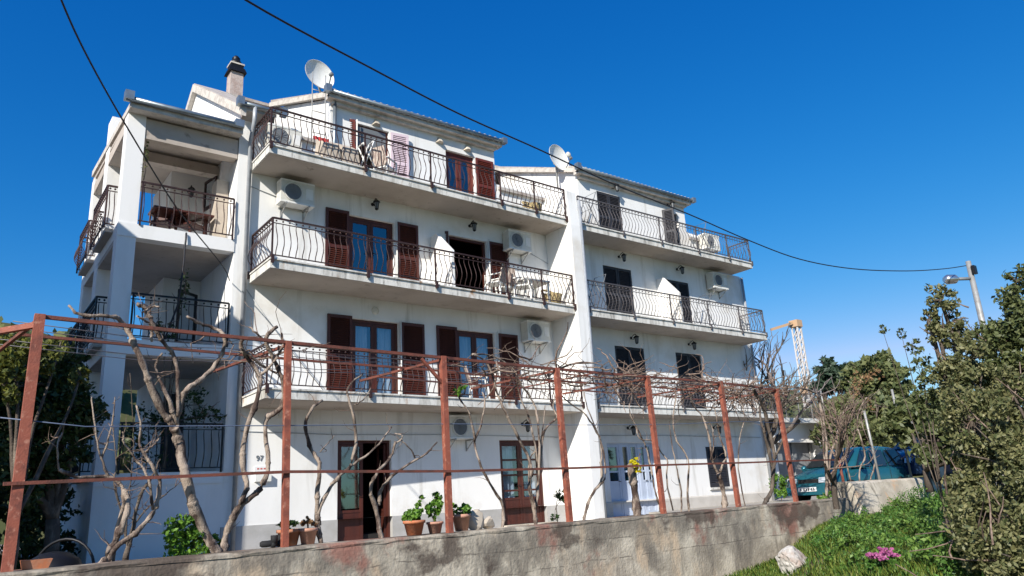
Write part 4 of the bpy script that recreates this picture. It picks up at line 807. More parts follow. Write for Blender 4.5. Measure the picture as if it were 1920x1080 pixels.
vine('slim forked vine with knotted ends between the first rusty posts', [
 ([(603, 1028), (594, 969), (595, 920), (599, 868), (584, 844), (572, 801), (584, 767), (604, 752)], .05, .02), ([(598, 985), (600, 950), (632, 897), (657, 873), (668, 820), (659, 767), (652, 728), (681, 700)], .042, .014), ([(656, 874), (695, 849), (724, 815), (734, 800)], .026, .01), ([(664, 760), (680, 750), (695, 728)], .016, .008), ([(600, 848), (615, 830), (628, 815)], .010, .005)], seed=6, twig=5)
vine('vine with two wide curving arms in front of the open doorway', [
 ([(716, 1012), (706, 960), (695, 916), (710, 883), (732, 858), (742, 828)], .045, .02), ([(711, 948), (712, 925), (724, 905), (748, 882), (787, 858), (808, 842), (820, 828)], .036, .010), ([(778, 858), (768, 840), (753, 826)], .016, .010), ([(742, 832), (755, 818), (740, 812)], .016, .010)], seed=7, twig=4)
vine('thin s-shaped vine just right of the tallest middle post', [
 ([(941, 992), (943, 950), (918, 905), (898, 864), (890, 827), (902, 795), (910, 754), (905, 735)], .034, .014), ([(890, 828), (884, 792), (878, 770), (861, 746), (853, 722)], .026, .012), ([(861, 746), (872, 735), (866, 722)], .012, .006)], seed=8, twig=5, foliage=([(858, 735, .08), (868, 725, .06)], 80, .03, 'leafg'))
vine('dense braided vine in front of the closed brown glazed door', [
 ([(1006, 988), (1002, 954), (992, 917), (997, 884), (988, 852), (963, 803), (943, 762), (931, 734), (914, 681), (886, 664)], .048, .016), ([(1005, 950), (1010, 901), (1012, 836), (1006, 774), (996, 746), (971, 713), (955, 685)], .036, .014), ([(1011, 890), (1020, 811), (1045, 783), (1037, 766), (1042, 740)], .03, .012),
 ([(1009, 870), (1000, 820), (992, 783), (976, 746), (968, 712)], .024, .012), ([(1004, 955), (992, 900), (994, 860), (1013, 830), (1022, 760)], .024, .01), ([(886, 664), (925, 668), (960, 690), (978, 720)], .02, .01)], seed=9, twig=8, crown=(PS[2]+.8, PS[3], -.1, 1.2, 60, .10))
vine('vine with looping twin stems before the sunlit white party wall', [
 ([(1092, 980), (1106, 933), (1126, 905), (1127, 868), (1126, 827), (1110, 795), (1094, 774), (1065, 754), (1052, 740)], .032, .012), ([(1094, 972), (1112, 925), (1134, 897), (1132, 850), (1122, 815), (1102, 766), (1095, 735)], .026, .010)], seed=10, twig=5, crown=(PS[3], PS[3]+1.7, -.1, 1.4, 85, .12))
vine('rough grey stake like trunk topped by a yellow bloom at the blue doors', [
 ([(1196, 972), (1192, 930), (1186, 895), (1180, 872)], .095, .07), ([(1188, 880), (1196, 868), (1200, 850)], .02, .01)], seed=11, twig=2, foliage=([(1190, 868, .10), (1197, 880, .07)], 160, .035, 'yel'))
vine('dark vine wound tightly round the fifth rusty post', [
 ([(1246, 964), (1236, 943), (1228, 920), (1222, 886), (1212, 839), (1195, 804), (1180, 770), (1187, 735)], .03, .012), ([(1240, 960), (1238, 905), (1231, 850), (1228, 800), (1222, 760), (1215, 715)], .045, .02, .1), ([(1262, 957), (1250, 900), (1252, 866), (1240, 849), (1226, 828), (1200, 822), (1192, 800)], .02, .014)], seed=12, twig=6, m='bark', crown=(PS[4]-.9, PS[4]+.5, -.1, 1.3, 90, .14))
vine('slender vine with parallel stems left of the small shuttered window', [
 ([(1277, 963), (1277, 923), (1267, 868), (1260, 835), (1255, 790)], .024, .010), ([(1293, 963), (1289, 923), (1290, 861), (1269, 827), (1262, 790), (1266, 752), (1270, 720)], .028, .012)], seed=13, twig=5, crown=(PS[4]+.4, PS[5], -.1, 1.5, 70, .12))
vine('stout forked vine standing in front of the small dark shuttered window', [
 ([(1358, 955), (1357, 925), (1347, 888)], .075, .05), ([(1347, 890), (1335, 861), (1330, 821), (1316, 780), (1300, 760), (1292, 735)], .038, .014), ([(1349, 890), (1354, 872), (1361, 855), (1350, 820), (1346, 800), (1340, 765)], .034, .012), ([(1332, 862), (1338, 835), (1335, 800), (1322, 790)], .02, .01)], seed=14, twig=7, crown=(PS[5]-.6, PS[5]+1.2, -.1, 1.5, 80, .12))
vine('thin vine shoot arching right of the sixth rusty post', [([(1398, 950), (1385, 880), (1387, 823), (1396, 782), (1388, 745), (1392, 715)], .02, .008)], seed=15, twig=5)
vine('thick dark gnarled vine at the right corner of the building', [
 ([(1428, 947), (1446, 920), (1450, 880), (1452, 850), (1440, 800), (1430, 760), (1412, 730)], .06, .05), ([(1450, 880), (1440, 840), (1430, 800), (1425, 770), (1436, 735)], .05, .02), ([(1452, 860), (1468, 820), (1462, 780), (1480, 760)], .03, .01)], seed=16, twig=16, m='barkd', crown=(PS[6]-1.3, PS[6]+.8, -.2, 1.8, 120, .16))
vine('multi stemmed vine screening the front of the teal car', [
 ([(1548, 923), (1550, 890), (1550, 844), (1546, 803), (1534, 746), (1518, 732), (1480, 725)], .06, .03), ([(1556, 920), (1556, 860), (1569, 819), (1567, 791), (1546, 762), (1530, 740)], .04, .02), ([(1552, 915), (1545, 850), (1540, 790), (1520, 745)], .04, .02), ([(1595, 903), (1585, 860), (1578, 830), (1575, 790), (1590, 760)], .03, .012)], seed=17, twig=14, crown=(PS[6]+.4, 15.4, -.2, 1.9, 150, .18))
vine('twisted vine with a brown dried top before the teal car windows', [
 ([(1607, 903), (1612, 880), (1622, 855), (1612, 815), (1607, 800), (1611, 770), (1625, 745)], .03, .02), ([(1632, 900), (1640, 860), (1618, 800), (1620, 760), (1650, 730)], .026, .012), ([(1625, 770), (1610, 735), (1590, 715)], .03, .014), ([(1640, 760), (1680, 770), (1710, 800)], .02, .01), ([(1690, 860), (1720, 840), (1745, 850), (1755, 890)], .02, .012)], seed=18, twig=24, foliage=([(1615, 715, .28), (1600, 735, .22), (1640, 700, .22), (1630, 760, .2)], 420, .035, 'leafbr'))

# ============================================================ CARS
def car(name, label, cat, loc, rz, paint, plate=False, scale=1, group=None):
    """people carrier, nose towards -x, origin on the ground at the middle"""
    t = thing(name, label, cat, (0, 0, 0), group); L = 4.5; Wd = .88
    def loft(secs, name, m):
        mb = MB(); n = len(secs[0]); 
        for s in secs: mb.v += s
        for i in range(len(secs)-1):
            for j in range(n-1): a = i*n+j; mb.f.append((a, a+1, a+n+1, a+n)); mb.sm.append(True)
        mb.f += [tuple(range(n-1, -1, -1)), tuple(range((len(secs)-1)*n, len(secs)*n))]; mb.sm += [False]*2
        return mb.build(name, m, t)
    # lower body sections along x: (x, half width, sill, waist, top crown)
    B = [(-2.22, .62, .36, .62, .66), (-2.15, .76, .24, .72, .78), (-1.9, .84, .20, .80, .90), (-1.3, .87, .20, .88, 1.02), (-.9, .88, .20, .92, 1.08), (0, .88, .20, .94, 1.05), (1.2, .88, .22, .95, 1.05), (1.9, .86, .25, .96, 1.06), (2.15, .80, .32, .95, 1.02), (2.22, .72, .42, .9, .95)]
    secs = []
    for x, w_, s, b, c in B: secs.append([(x, y, z) for y, z in ((-w_*.9, s), (-w_, s+.12), (-w_*1.01, (s+b)/2), (-w_, b-.06), (-w_*.95, b), (-w_*.6, c-.02), (0, c), (w_*.6, c-.02), (w_*.95, b), (w_, b-.06), (w_*1.01, (s+b)/2), (w_, s+.12), (w_*.9, s))])
    body = loft(secs, 'body', paint)
    K = [(-1.18, .80, .98, 1.02), (-.75, .77, .96, 1.28), (-.35, .71, .94, 1.52), (.1, .69, .94, 1.60), (.9, .69, .95, 1.62), (1.6, .68, .95, 1.58), (1.95, .70, .95, 1.45), (2.12, .76, .95, 1.1)]
    secs = [[(x, y, z) for y, z in ((-.84, b), (-w_*1.04, b+(h-b)*.5), (-w_, h-.07), (-w_*.85, h-.01), (0, h+.02), (w_*.85, h-.01), (w_, h-.07), (w_*1.04, b+(h-b)*.5), (.84, b))] for x, w_, b, h in K]
    loft(secs, 'roof', paint)
    def side(pts, name, m, off=.012):
        for sgn in (-1, 1):
            mb = MB(); mb.face([(x, sgn*(y+off), z) for x, y, z in (pts if sgn < 0 else pts[::-1])]); mb.build(name, m, t)
    for a, b, c, d in ((-.98, -.12, -.45, -.10), (-.02, .82, -.02, .80), (.90, 1.82, .88, 1.62)): side([(a, .835, .99), (b, .835, .99), (d, .715, 1.49), (c, .715, 1.47)], 'side_window', 'carglass', .02)
    mb = MB(); mb.face([(-1.17, -.70, 1.04), (-1.17, .70, 1.04), (-.42, .60, 1.50), (-.42, -.60, 1.50)]); mb.v = [(x-.035, y, z+.02) for x, y, z in mb.v]; mb.build('windscreen', 'carglass', t)
    mb = MB(); mb.face([(2.16, .66, 1.04), (2.16, -.66, 1.04), (2.0, -.6, 1.45), (2.0, .6, 1.45)]); mb.v = [(x+.02, y, z) for x, y, z in mb.v]; mb.build('rear_window', 'carglass', t)
    mb = MB(); mb.hexa([(-2.30, -.70, .26), (-1.95, -.87, .26), (-1.95, .87, .26), (-2.30, .70, .26)][::1], [(-2.30, -.72, .50), (-1.95, -.89, .50), (-1.95, .89, .50), (-2.30, .72, .50)]); mb.build('bumper', paint, t)
    for sg in (-1, 1):
        mb = MB(); q = [(-2.23, sg*.38, .60), (-2.10, sg*.78, .60), (-2.04, sg*.80, .76), (-2.18, sg*.38, .74)]; mb.hexa([(x-.012, y, z) for x, y, z in q], [(x-.05, y*.99, z) for x, y, z in q]); mb.build('headlight', 'lampg', t)
        mb = MB(); mb.ball((-.85, sg*.99, 1.04), .10, 8, 5); mb.bar((-.85, sg*.85, 1.0), (-.85, sg*.98, 1.02), .04); mb.build('mirror', paint, t)
        mb = MB(); mb.box(2.18, 2.24, sg*.62-.1, sg*.62+.1, .7, .95); mb.build('tail_light', 'redink', t)
        for x in (-1.42, 1.38):
            wh = MB(); wh.lathe([(.20, -.10), (.31, -.11), (.325, -.05), (.325, .05), (.31, .11), (.20, .10)], (x, sg*.80, .325), 20, 'y'); ty = wh.build('wheel', 'rubber', t)
            r = MB(); r.lathe([(.20, -.115), (.13, -.10), (.03, -.12)] if sg < 0 else [(.20, .115), (.13, .10), (.03, .12)], (x, sg*.80, .325), 14, 'y'); r.build('rim', 'galv', ty)
    mb = MB(); mb.box(-2.235, -2.20, -.34, .34, .60, .71); mb.build('grille', 'rubber', t)
    if plate:
        mb = MB(); mb.box(-2.325, -2.305, -.30, .30, .36, .48); p = mb.build('number_plate', 'plate', t); mb = MB()
        for y in (-.24, -.17, -.06, .01, .08, .19): mb.box(-2.332, -2.326, y, y+.035, .385, .455)
        mb.build('plate_mark', 'ink', p)
    mb = MB()
    for x in (-.06, .86):
        for sg in (-1, 1): mb.bar((x, sg*.893, .34), (x, sg*.888, .93), .008)
    mb.build('door_gap', 'rubber', body)
    t.location = loc; t.rotation_euler = (0, 0, rz); t.scale = (scale,)*3
    return t
c1 = atd(1598, 925, 24.6); car('parked_car', 'teal people carrier parked behind the vines with its nose to the building', 'car', (c1[0], c1[1], .74), R(-2), 'carteal', True, .93)
c2 = atd(1742, 900, 27.6); car('parked_car', 'dark navy car standing behind the teal one below the trees', 'car', (c2[0]+.4, c2[1]-.2, 1.12), R(-8), 'carnavy', False)
t = thing('ladder', 'grey ladder lying across the roof of the dark navy car', 'ladder', (c2[0], c2[1], 2.6)); mb = MB()
for dy in (0, .35): mb.bar((c2[0]-1.8, c2[1]-.4+dy, 2.83), (c2[0]+1.8, c2[1]-.6+dy, 2.90), .05)
for i in range(9): mb.bar((c2[0]-1.6+i*.4, c2[1]-.42, 2.84+i*.008), (c2[0]-1.6+i*.4, c2[1]-.1, 2.84+i*.008), .03)
mb.build('rails', 'galv', t)

# ============================================================ GARAGE AND BACKGROUND STRUCTURES
t = thing('garage', 'low grey garage with a sheeted door and flat roof right of the building', 'garage', (24, 2, .6))
ga = at(1440, 800, 'y', 1.5); gb = at(1538, 800, 'y', 1.5); gx0, gx1 = ga[0], gb[0]; gz = at(1490, 795, 'y', 1.5)[2]
mb = MB(); mb.box(gx0, gx0+.3, 1.5, 6, .5, gz); mb.box(gx1-.3, gx1, 1.5, 6, .5, gz); mb.box(gx0+.3, gx1-.3, 5.8, 6, .5, gz); mb.box(gx0+.3, gx1-.3, 1.5, 1.7, gz-.75, gz); mb.build('wall', 'stuccoside', t)
mb = MB(); mb.box(gx0-.3, gx1+.25, 1.0, 6.3, gz, gz+.18); mb.build('roof', 'slab', t)
mb = MB(); mb.box(gx0+.3, gx1-.3, 1.85, 1.9, .5, gz-.75); mb.build('garage_door', 'tarp', t)
for i in range(3):
    mb = MB(); mb.tube([(gx0+.6+i*1.3, 1.82, .5), (gx0+.6+i*1.3, 1.82, gz-.75)], .03, 5); mb.build('door_rib', 'galv', t)
# terrace fence over the garage
t = thing('terrace_fence', 'dark wire mesh fence along the garage roof', 'fence', (gx0, 1.2, gz+.2)); mb = MB()
for i in range(5): x = gx0+(gx1-gx0)*i/4; mb.tube([(x, 1.2, gz+.18), (x, 1.2, gz+1.5)], .03, 5)
mb.build('posts', 'galv', t); mb = MB()
for i in range(60): x = gx0+(gx1-gx0)*i/59; mb.tube([(x, 1.2, gz+.2), (x, 1.2, gz+1.45)], .006, 3, cap=False)
for i in range(12): mb.tube([(gx0, 1.2, gz+.25+i*.1), (gx1, 1.2, gz+.25+i*.1)], .006, 3, cap=False)
mb.build('mesh', 'wsteel', t)
# house next door, left of the frame: its roof throws the shade over the loggia
t = thing('neighbour_house', 'plain white gabled house standing to the left of the loggia', 'house', (-10, 0, .58))
nx0, nx1, ny0, ny1, ne = -14.2, -6.2, -4.2, 4.5, 10.2
mb = MB(); xm = (nx0+nx1)/2; mb.face([(nx0, ny0, .5), (nx1, ny0, .5), (nx1, ny0, ne), (xm, ny0, ne+2.0), (nx0, ny0, ne)]); mb.face([(nx1, ny1, .5), (nx0, ny1, .5), (nx0, ny1, ne), (xm, ny1, ne+2.0), (nx1, ny1, ne)])
mb.face([(nx1, ny0, .5), (nx1, ny1, .5), (nx1, ny1, ne), (nx1, ny0, ne)]); mb.face([(nx0, ny1, .5), (nx0, ny0, .5), (nx0, ny0, ne), (nx0, ny1, ne)]); mb.build('wall', 'stuccoside', t)
mb = MB(); mb.hexa([(nx0-.1, ny0-.1, ne-.05), (xm, ny0-.1, ne+2.0), (xm, ny1+.2, ne+2.0), (nx0-.1, ny1+.2, ne-.05)], [(nx0-.1, ny0-.1, ne+.1), (xm, ny0-.1, ne+2.15), (xm, ny1+.2, ne+2.15), (nx0-.1, ny1+.2, ne+.1)])
mb.hexa([(xm, ny0-.1, ne+2.0), (nx1+.1, ny0-.1, ne-.05), (nx1+.1, ny1+.2, ne-.05), (xm, ny1+.2, ne+2.0)], [(xm, ny0-.1, ne+2.15), (nx1+.1, ny0-.1, ne+.1), (nx1+.1, ny1+.2, ne+.1), (xm, ny1+.2, ne+2.15)]); mb.build('roof', 'tile', t)
for z in (2.2, 5.0, 7.8):
    for y in (-2.2, 1.8):
        mb = MB(); mb.box(nx1+.003, nx1+.05, y, y+1.0, z, z+1.3); w_ = mb.build('window', 'dark', t)
# pale lattice mast with arm
m0 = atd(1514, 742, 52); m1 = atd(1489, 600, 52); m1 = np.array([m0[0], m0[1], m1[2]]); t = thing('crane_mast', 'pale slim lattice mast with yellow collars and a drooping arm', 'mast', (m0[0], m0[1], .6)); mb = MB(); W2 = .2
for a in (-W2, W2):
    for b in (-W2, W2): mb.bar((m0[0]+a, m0[1]+b, .5), (m1[0]+a, m1[1]+b, m1[2]), .08)
k = 22
for i in range(k):
    z = .5+(m1[2]-.5)*i/k; z2 = .5+(m1[2]-.5)*(i+1)/k
    for (a, b), (c, d) in (((-W2, -W2), (W2, -W2)), ((W2, -W2), (W2, W2)), ((-W2, W2), (-W2, -W2))):
        mb.bar((m0[0]+a, m0[1]+b, z), (m0[0]+c, m0[1]+d, z2), .06)
mb.build('mast', 'lattice', t)
for z in (m1[2]-.1, m0[2]+.4): mb = MB(); mb.box(m0[0]-.3, m0[0]+.3, m0[1]-.3, m0[1]+.3, z-.25, z+.2); mb.build('collar', 'armt', t)
e = atd(1446, 618, 51); mb = MB(); mb.bar((m1[0], m1[1], m1[2]), e, .17); mb.build('arm', 'armt', t)
# street lamp pole and cables
pb = atd(1815, 490, 27.0); PX, PY = pb[0], pb[1]; ptop = pb[2]
t = thing('street_lamp', 'tall tapered grey pole with a small lamp head rising above the bushes', 'street lamp', (PX, PY, .9)); mb = MB(); mb.tube([(PX, PY, .5), (PX, PY, (ptop+.5)/2), (PX, PY, ptop)], [.13, .10, .075], 10); mb.build('pole', 'galv', t)
le = atd(1797, 523, 26.6); mb = MB(); mb.tube([(PX, PY, le[2]), le], .05, 6); mb.build('arm', 'grey', t); mb = MB(); mb.lathe([(.05, 0), (.14, .1), (.15, .35), (.08, .45)], (0, 0, 0), 10, 'x'); mb.xf(Matrix.Translation(Vector(le)) @ Matrix.Rotation(math.atan2(-(RT[1]), -(RT[0])), 4, 'Z')).build('lamp_head', 'chrome', t)
mb = MB(); mb.box(PX-.10, PX+.10, PY-.16, PY-.07, le[2]+.12, le[2]+.38); mb.build('junction_box', 'black', t)
def cable(pix, d0, d1, r, name, label, end=None, start=None):
    P = []; xs = np.cumsum([0]+[math.hypot(a[0]-b[0], a[1]-b[1]) for a, b in zip(pix[:-1], pix[1:])]); xs = xs/xs[-1]
    for (x, y), u in zip(pix, xs): P.append(atd(x, y, 1/((1-u)/d0+u/d1)))
    if start is not None: P = [np.array(start)]+P
    if end is not None: P.append(np.array(end))
    pts, _ = wob(P, r, r, 6, 0, 0); mb = MB(); mb.tube(pts, r, 6); return tag(mb.build(name, 'wirem'), label, 'cable')
cable([(60, -160), (115, 0), (170, 118), (245, 250), (335, 395), (415, 495)], 9, 17.0, .012, 'power_cable', 'black cable slanting from the upper left sky to the loggia corner', end=(.36, -.03, 6.35))
cable([(300, -120), (461, 0), (700, 130), (860, 213), (1010, 280), (1150, 345), (1290, 401), (1400, 449), (1500, 486), (1600, 504), (1700, 508), (1770, 504), (1812, 498)], 8.5, 27.0, .013, 'power_cable', 'long sagging black cable crossing the sky to the street lamp pole')
mb = MB(); pts, _ = wob([(-.62, -.06, 7.3), (-.66, -.10, 6.2), (-.72, -.08, 5.6), (-.9, -.05, 4.9)], .02, .02, 5, .01, 3); mb.tube(pts, .02, 6); tag(mb.build('hanging_cable', 'wirem'), 'dark cable hanging down the open front of the loggia', 'cable')

# ============================================================ TREES, SHRUBS, GROUND COVER
def blob(px, py, d, rp, e=(1, 1, 1)):
    r = rp*d/F; return (atd(px, py, d), (r*e[0], r*e[1], r*e[2]))
def shrub(name, label, cat, blobs, n, ls, lm, foot, seed, group=None, limbs=True, nsub=16, sub=.34, twigs=0, tm='barkd', tr=.06, asp=.5):
    rg_ = np.random.default_rng(seed); t = thing(name, label, cat, tuple(foot), group)
    leaves('crown', clumps(blobs, n, rg_, nsub, sub), ls, lm, t, seed, asp)
    if limbs:
        mb = MB(); rr = random.Random(seed); f = np.array(foot, float); hub = f+np.array([0, 0, max(.3, .25*(max(b[0][2] for b in blobs)-f[2]))]); mb.tube([f-[0, 0, .1], (f+hub)/2+[.03, .02, 0], hub], [tr*1.3, tr*1.1, tr], 8)
        for c, r in blobs:
            c = np.array(c); mid = hub*.5+c*.5+np.array([rr.uniform(-.1, .1), rr.uniform(-.1, .1), rr.uniform(0, .2)])*np.linalg.norm(c-hub)*.4; pts, rad = wob([hub, mid, c], tr*.75, tr*.25, 4, tr*.3, seed); mb.tube(pts, rad, 6)
            for _ in range(4): d = np.array([rr.gauss(0, 1), rr.gauss(0, 1), rr.gauss(.3, 1)]); d = d/np.linalg.norm(d)*np.array(r)*.85; mb.tube([c, c+d*.5+[0, 0, .02], c+d], [tr*.3, tr*.2, tr*.08], 4, cap=False)
        mb.build('trunk', tm, t)
    if twigs:
        tw = MB(); rr = random.Random(seed+5); C_ = [b[0] for b in blobs]
        for _ in range(twigs):
            i = rr.randrange(len(blobs)); c = np.array(blobs[i][0]); r = np.array(blobs[i][1]); p = c+np.array([rr.gauss(0, .5), rr.gauss(0, .5), rr.gauss(0, .5)])*r; d = np.array([rr.gauss(0, .6), rr.gauss(0, .6), rr.gauss(.6, .5)]); d /= np.linalg.norm(d); q = [p]
            for k in range(4): d = d+np.array([rr.gauss(0, .25)]*1+[rr.gauss(0, .25), rr.gauss(0, .2)]); d /= np.linalg.norm(d); q.append(q[-1]+d*r.mean()*.3)
            tw.tube(q, [.012, .010, .008, .006, .004], 4, cap=False)
        tw.build('twigs', 'twig', t)
    return t
def foot_of(px, d, z): p = atd(px, 1000, d); return (p[0], p[1], z)
# right foreground
shrub('large_shrub', 'dense olive green leafy shrub filling the lower right corner', 'shrub', [blob(1865, 800, 9.5, 72), blob(1905, 880, 9.0, 95), blob(1832, 860, 10, 44), blob(1885, 980, 8.6, 85), blob(1835, 950, 9.3, 52), blob(1925, 790, 9, 85), blob(1920, 1060, 8.4, 75), blob(1865, 1040, 8.6, 50), blob(1815, 915, 9.8, 26)], 46000, .026, 'leafb', foot_of(1890, 9.3, .2), 21, twigs=45, nsub=26, sub=.27)
shrub('tall_sprig_shrub', 'upright shrub with loose leafy sprays against the sky, left of the lamp pole', 'shrub', [blob(1765, 562, 10.4, 24), blob(1742, 600, 10.4, 16), blob(1798, 600, 10.4, 16), blob(1790, 635, 10.4, 25), blob(1760, 625, 10.4, 22), blob(1815, 680, 10.3, 44), blob(1835, 740, 10.2, 50), blob(1780, 700, 10.2, 26)], 8500, .027, 'leafb', foot_of(1850, 10.4, .2), 22, twigs=20, nsub=13, sub=.34)
shrub('airy_shrub', 'sparse airy twigs of a shrub reaching left above the far oak', 'shrub', [blob(1655, 618, 10.8, 9), blob(1690, 625, 10.8, 10), blob(1712, 650, 10.8, 15), blob(1730, 690, 10.7, 20), blob(1752, 720, 10.6, 26), blob(1735, 755, 10.6, 26)], 1300, .026, 'leafo', foot_of(1780, 10.7, .2), 23, nsub=16, sub=.3, tr=.011)
shrub('dark_shrub', 'dark green shrub rising along the right edge behind the lamp pole', 'shrub', [blob(1905, 590, 11.5, 55), blob(1925, 680, 11.4, 70), blob(1880, 700, 11.6, 45), blob(1905, 530, 11.5, 24), blob(1860, 635, 11.6, 26), blob(1900, 770, 11.5, 60), blob(1925, 620, 11.3, 60)], 19000, .032, 'leafo', foot_of(1915, 11.5, .2), 24, twigs=15, nsub=18, sub=.33)
# far trees right
shrub('round_oak', 'round dark green tree beyond the cars, with dried brown tufts', 'tree', [blob(1650, 698, 46, 36), blob(1615, 706, 46, 28), blob(1682, 712, 46, 22), blob(1655, 730, 46, 40), blob(1600, 738, 46, 30), blob(1700, 752, 46, 20)], 9000, .19, 'leaff', foot_of(1650, 46, 1), 25, tr=.25, nsub=18)
shrub('dark_pine', 'small dark blue green tree left of the round far oak', 'tree', [blob(1546, 690, 50, 17), blob(1560, 700, 50, 22), blob(1550, 720, 50, 26), blob(1580, 712, 50, 24)], 3200, .2, 'leafn', foot_of(1556, 50, 1), 26, tr=.2)
hedge = [blob(1540+i*21, 780+8*math.sin(i*2.1), 36+2*math.sin(i), 32) for i in range(12)]+[blob(1560+i*28, 810, 34, 32) for i in range(9)]
shrub('hedge', 'wide olive green thicket behind the parked cars', 'hedge', hedge, 17000, .13, 'leaff', foot_of(1650, 35, 1), 27, tr=.12, nsub=14)
shrub('hedge', 'lower darker thicket to the right behind the upper wall', 'hedge', [blob(1700+i*26, 792+6*math.sin(i*3), 24, 34) for i in range(8)]+[blob(1760+i*26, 830, 20, 40) for i in range(6)], 12000, .10, 'leafo', foot_of(1760, 23, 1), 28, tr=.08)
# bare tree behind the right end
def bare_tree(label, foot, h, r0, seed, m='hairtwig', spread=.55, depth=5, up=.25):
    rr = random.Random(seed); t = thing('bare_tree', label, 'tree', foot); mb = MB(); tw = MB()
    def grow(p, d, L, r, k):
        q = [p]; dd = d
        for i in range(4): dd = dd+np.array([rr.gauss(0, .12), rr.gauss(0, .12), rr.gauss(.02, .1)]); dd /= np.linalg.norm(dd); q.append(q[-1]+dd*L/4)
        (mb if k < 2 else tw).tube(q, [r, r*.92, r*.85, r*.76, r*.66], 6 if k < 2 else 4, cap=False)
        if k >= depth: return
        for _ in range(rr.choice((2, 3, 3)) if k else 4):
            j = rr.randrange(2, 5); e = dd+np.array([rr.gauss(0, spread), rr.gauss(0, spread), rr.gauss(up, spread*.6)]); e /= np.linalg.norm(e); grow(q[j], e, L*rr.uniform(.6, .82), r*.58, k+1)
    grow(np.array(foot, float), np.array([.03, 0, 1.]), h*.34, r0, 0); mb.build('trunk', 'barkd', t); tw.build('twigs', m, t)
bf = atd(1437, 900, 31); bare_tree('bare twiggy tree behind the right end of the building', (bf[0], bf[1], .6), 8.2, .22, 31)
bf = atd(1410, 900, 30); bare_tree('dark bare tree close against the right building corner', (bf[0]+.4, bf[1], .6), 6.8, .2, 37, m='barkd')
bf = atd(1560, 900, 19); bare_tree('small bare fruit tree behind the vines near the teal car', (bf[0], bf[1], .7), 3.2, .07, 33, m='twig')
# left trees
shrub('laurel_tree', 'dark glossy leaved tree left of the loggia with sunlit tips', 'tree', [blob(60, 720, 15.5, 75), blob(110, 770, 15.5, 62), blob(40, 810, 15.5, 75), blob(110, 850, 15.5, 52), blob(30, 880, 15, 60), blob(120, 700, 15.6, 42), blob(145, 800, 15.4, 22)], 15000, .060, 'leafl', foot_of(96, 15.6, .6), 41, tr=.11, nsub=22, sub=.33, asp=.45)
shrub('citrus_tree', 'yellow green sunlit tree top at the far left edge', 'tree', [blob(25, 660, 13.2, 34), blob(70, 665, 13.4, 30), blob(0, 700, 13, 40), blob(110, 655, 13.8, 20), blob(150, 705, 14, 16)], 2600, .048, 'leafy', foot_of(25, 13.2, .6), 42, tr=.06)
shrub('hedge', 'dark undergrowth below the laurel tree at the lower left', 'hedge', [blob(20, 960, 17, 55), blob(70, 1000, 17, 50), blob(20, 1040, 16.5, 50), blob(110, 940, 17.5, 30), blob(100, 1040, 17.5, 34)], 6000, .055, 'leafl', foot_of(50, 17, .6), 49, tr=.05)
shrub('rose_bush', 'bright green leafy shrub at the foot of the thick forked vine', 'shrub', [(pl(352, 985, .35), (.20, .2, .16)), (pl(335, 1005, .35), (.17, .18, .16)), (pl(372, 1010, .35), (.22, .2, .18)), (pl(345, 1028, .35), (.2, .2, .14)), (pl(395, 1020, .35), (.12, .12, .12))], 1500, .034, 'leafg', tuple(pl(360, 1040, .35)*np.array([1, 1, 0])+np.array([0, 0, .85])), 43, tr=.015)
shrub('creeper', 'dark climber hanging through the middle of the open loggia', 'creeper', [((-.55, .1, 6.0), (.12, .12, .5)), ((-.9, .05, 5.1), (.25, .15, .25)), ((-.5, .1, 4.7), (.5, .15, .15)), ((-.3, .3, 3.6), (.5, .2, .35)), ((-.9, .4, 3.0), (.6, .2, .6)), ((.1, .0, 3.35), (.35, .15, .2))], 1700, .042, 'leafd', (-.7, .2, 2.23), 44, tr=.03, twigs=30)
shrub('young_rose', 'thin rose with dark leaves between the brown door and the rusty post', 'shrub', [(pl(1048, 925, .3), (.13, .1, .1)), (pl(1060, 935, .3), (.1, .1, .06)), (pl(1040, 972, .3), (.08, .08, .07))], 150, .035, 'leafd', tuple(pl(1045, 985, .3)*np.array([1, 1, 0])+np.array([0, 0, .85])), 45, tr=.008)
shrub('corner_plant', 'fresh green plant at the right corner of the building beside the car', 'shrub', [(at(1462, 905, 'y', -1.2), (.35, .3, .4)), (at(1468, 920, 'y', -1.2), (.4, .3, .3))], 900, .05, 'leafg', tuple(at(1465, 935, 'y', -1.2)), 46, tr=.01)
shrub('wall_plant', 'small green plants growing on the wall before the car bumper', 'shrub', [(pl(1555, 928, .2), (.25, .1, .08)), (pl(1540, 932, .2), (.2, .1, .05))], 350, .03, 'leafg', tuple(pl(1550, 934, .2)), 47, limbs=False)
shrub('roof_weed', 'yellow green weed hanging from the top loggia pillar', 'plant', [(at(270, 300, 'y', .0), (.08, .08, .35)), (at(275, 262, 'y', .1), (.1, .08, .15))], 130, .03, 'leafo', tuple(at(270, 330, 'y', .1)), 48, tr=.006)
hm = []
rg = np.random.default_rng(51)
for i in range(90):
    a = rg.uniform(0, 2*math.pi); r = rg.uniform(0, 1)**.5*.93; x = -6+40*r*math.cos(a); y = 62+32*r*math.sin(a); z = 17*(1-r*r)**1.3
    if y < 66: hm.append(((x, y, z+.3), (2.6, 2.6, 1.6)))
tag(leaves('hillside_wood', clumps(hm, 15000, rg, 10, .45), .42, 'leaff', None, 52), 'scrubby green wood covering the hill behind the loggia', 'wood', kind='stuff')
hm = []
for i in range(110):
    a = rg.uniform(0, 2*math.pi); r = rg.uniform(0, 1)**.5*.95; x = 95+60*r*math.cos(a); y = 60+42*r*math.sin(a); z = 15*(1-r*r)**1.3
    if y < 75: hm.append(((x, y, z+.3), (3, 3, 1.8)))
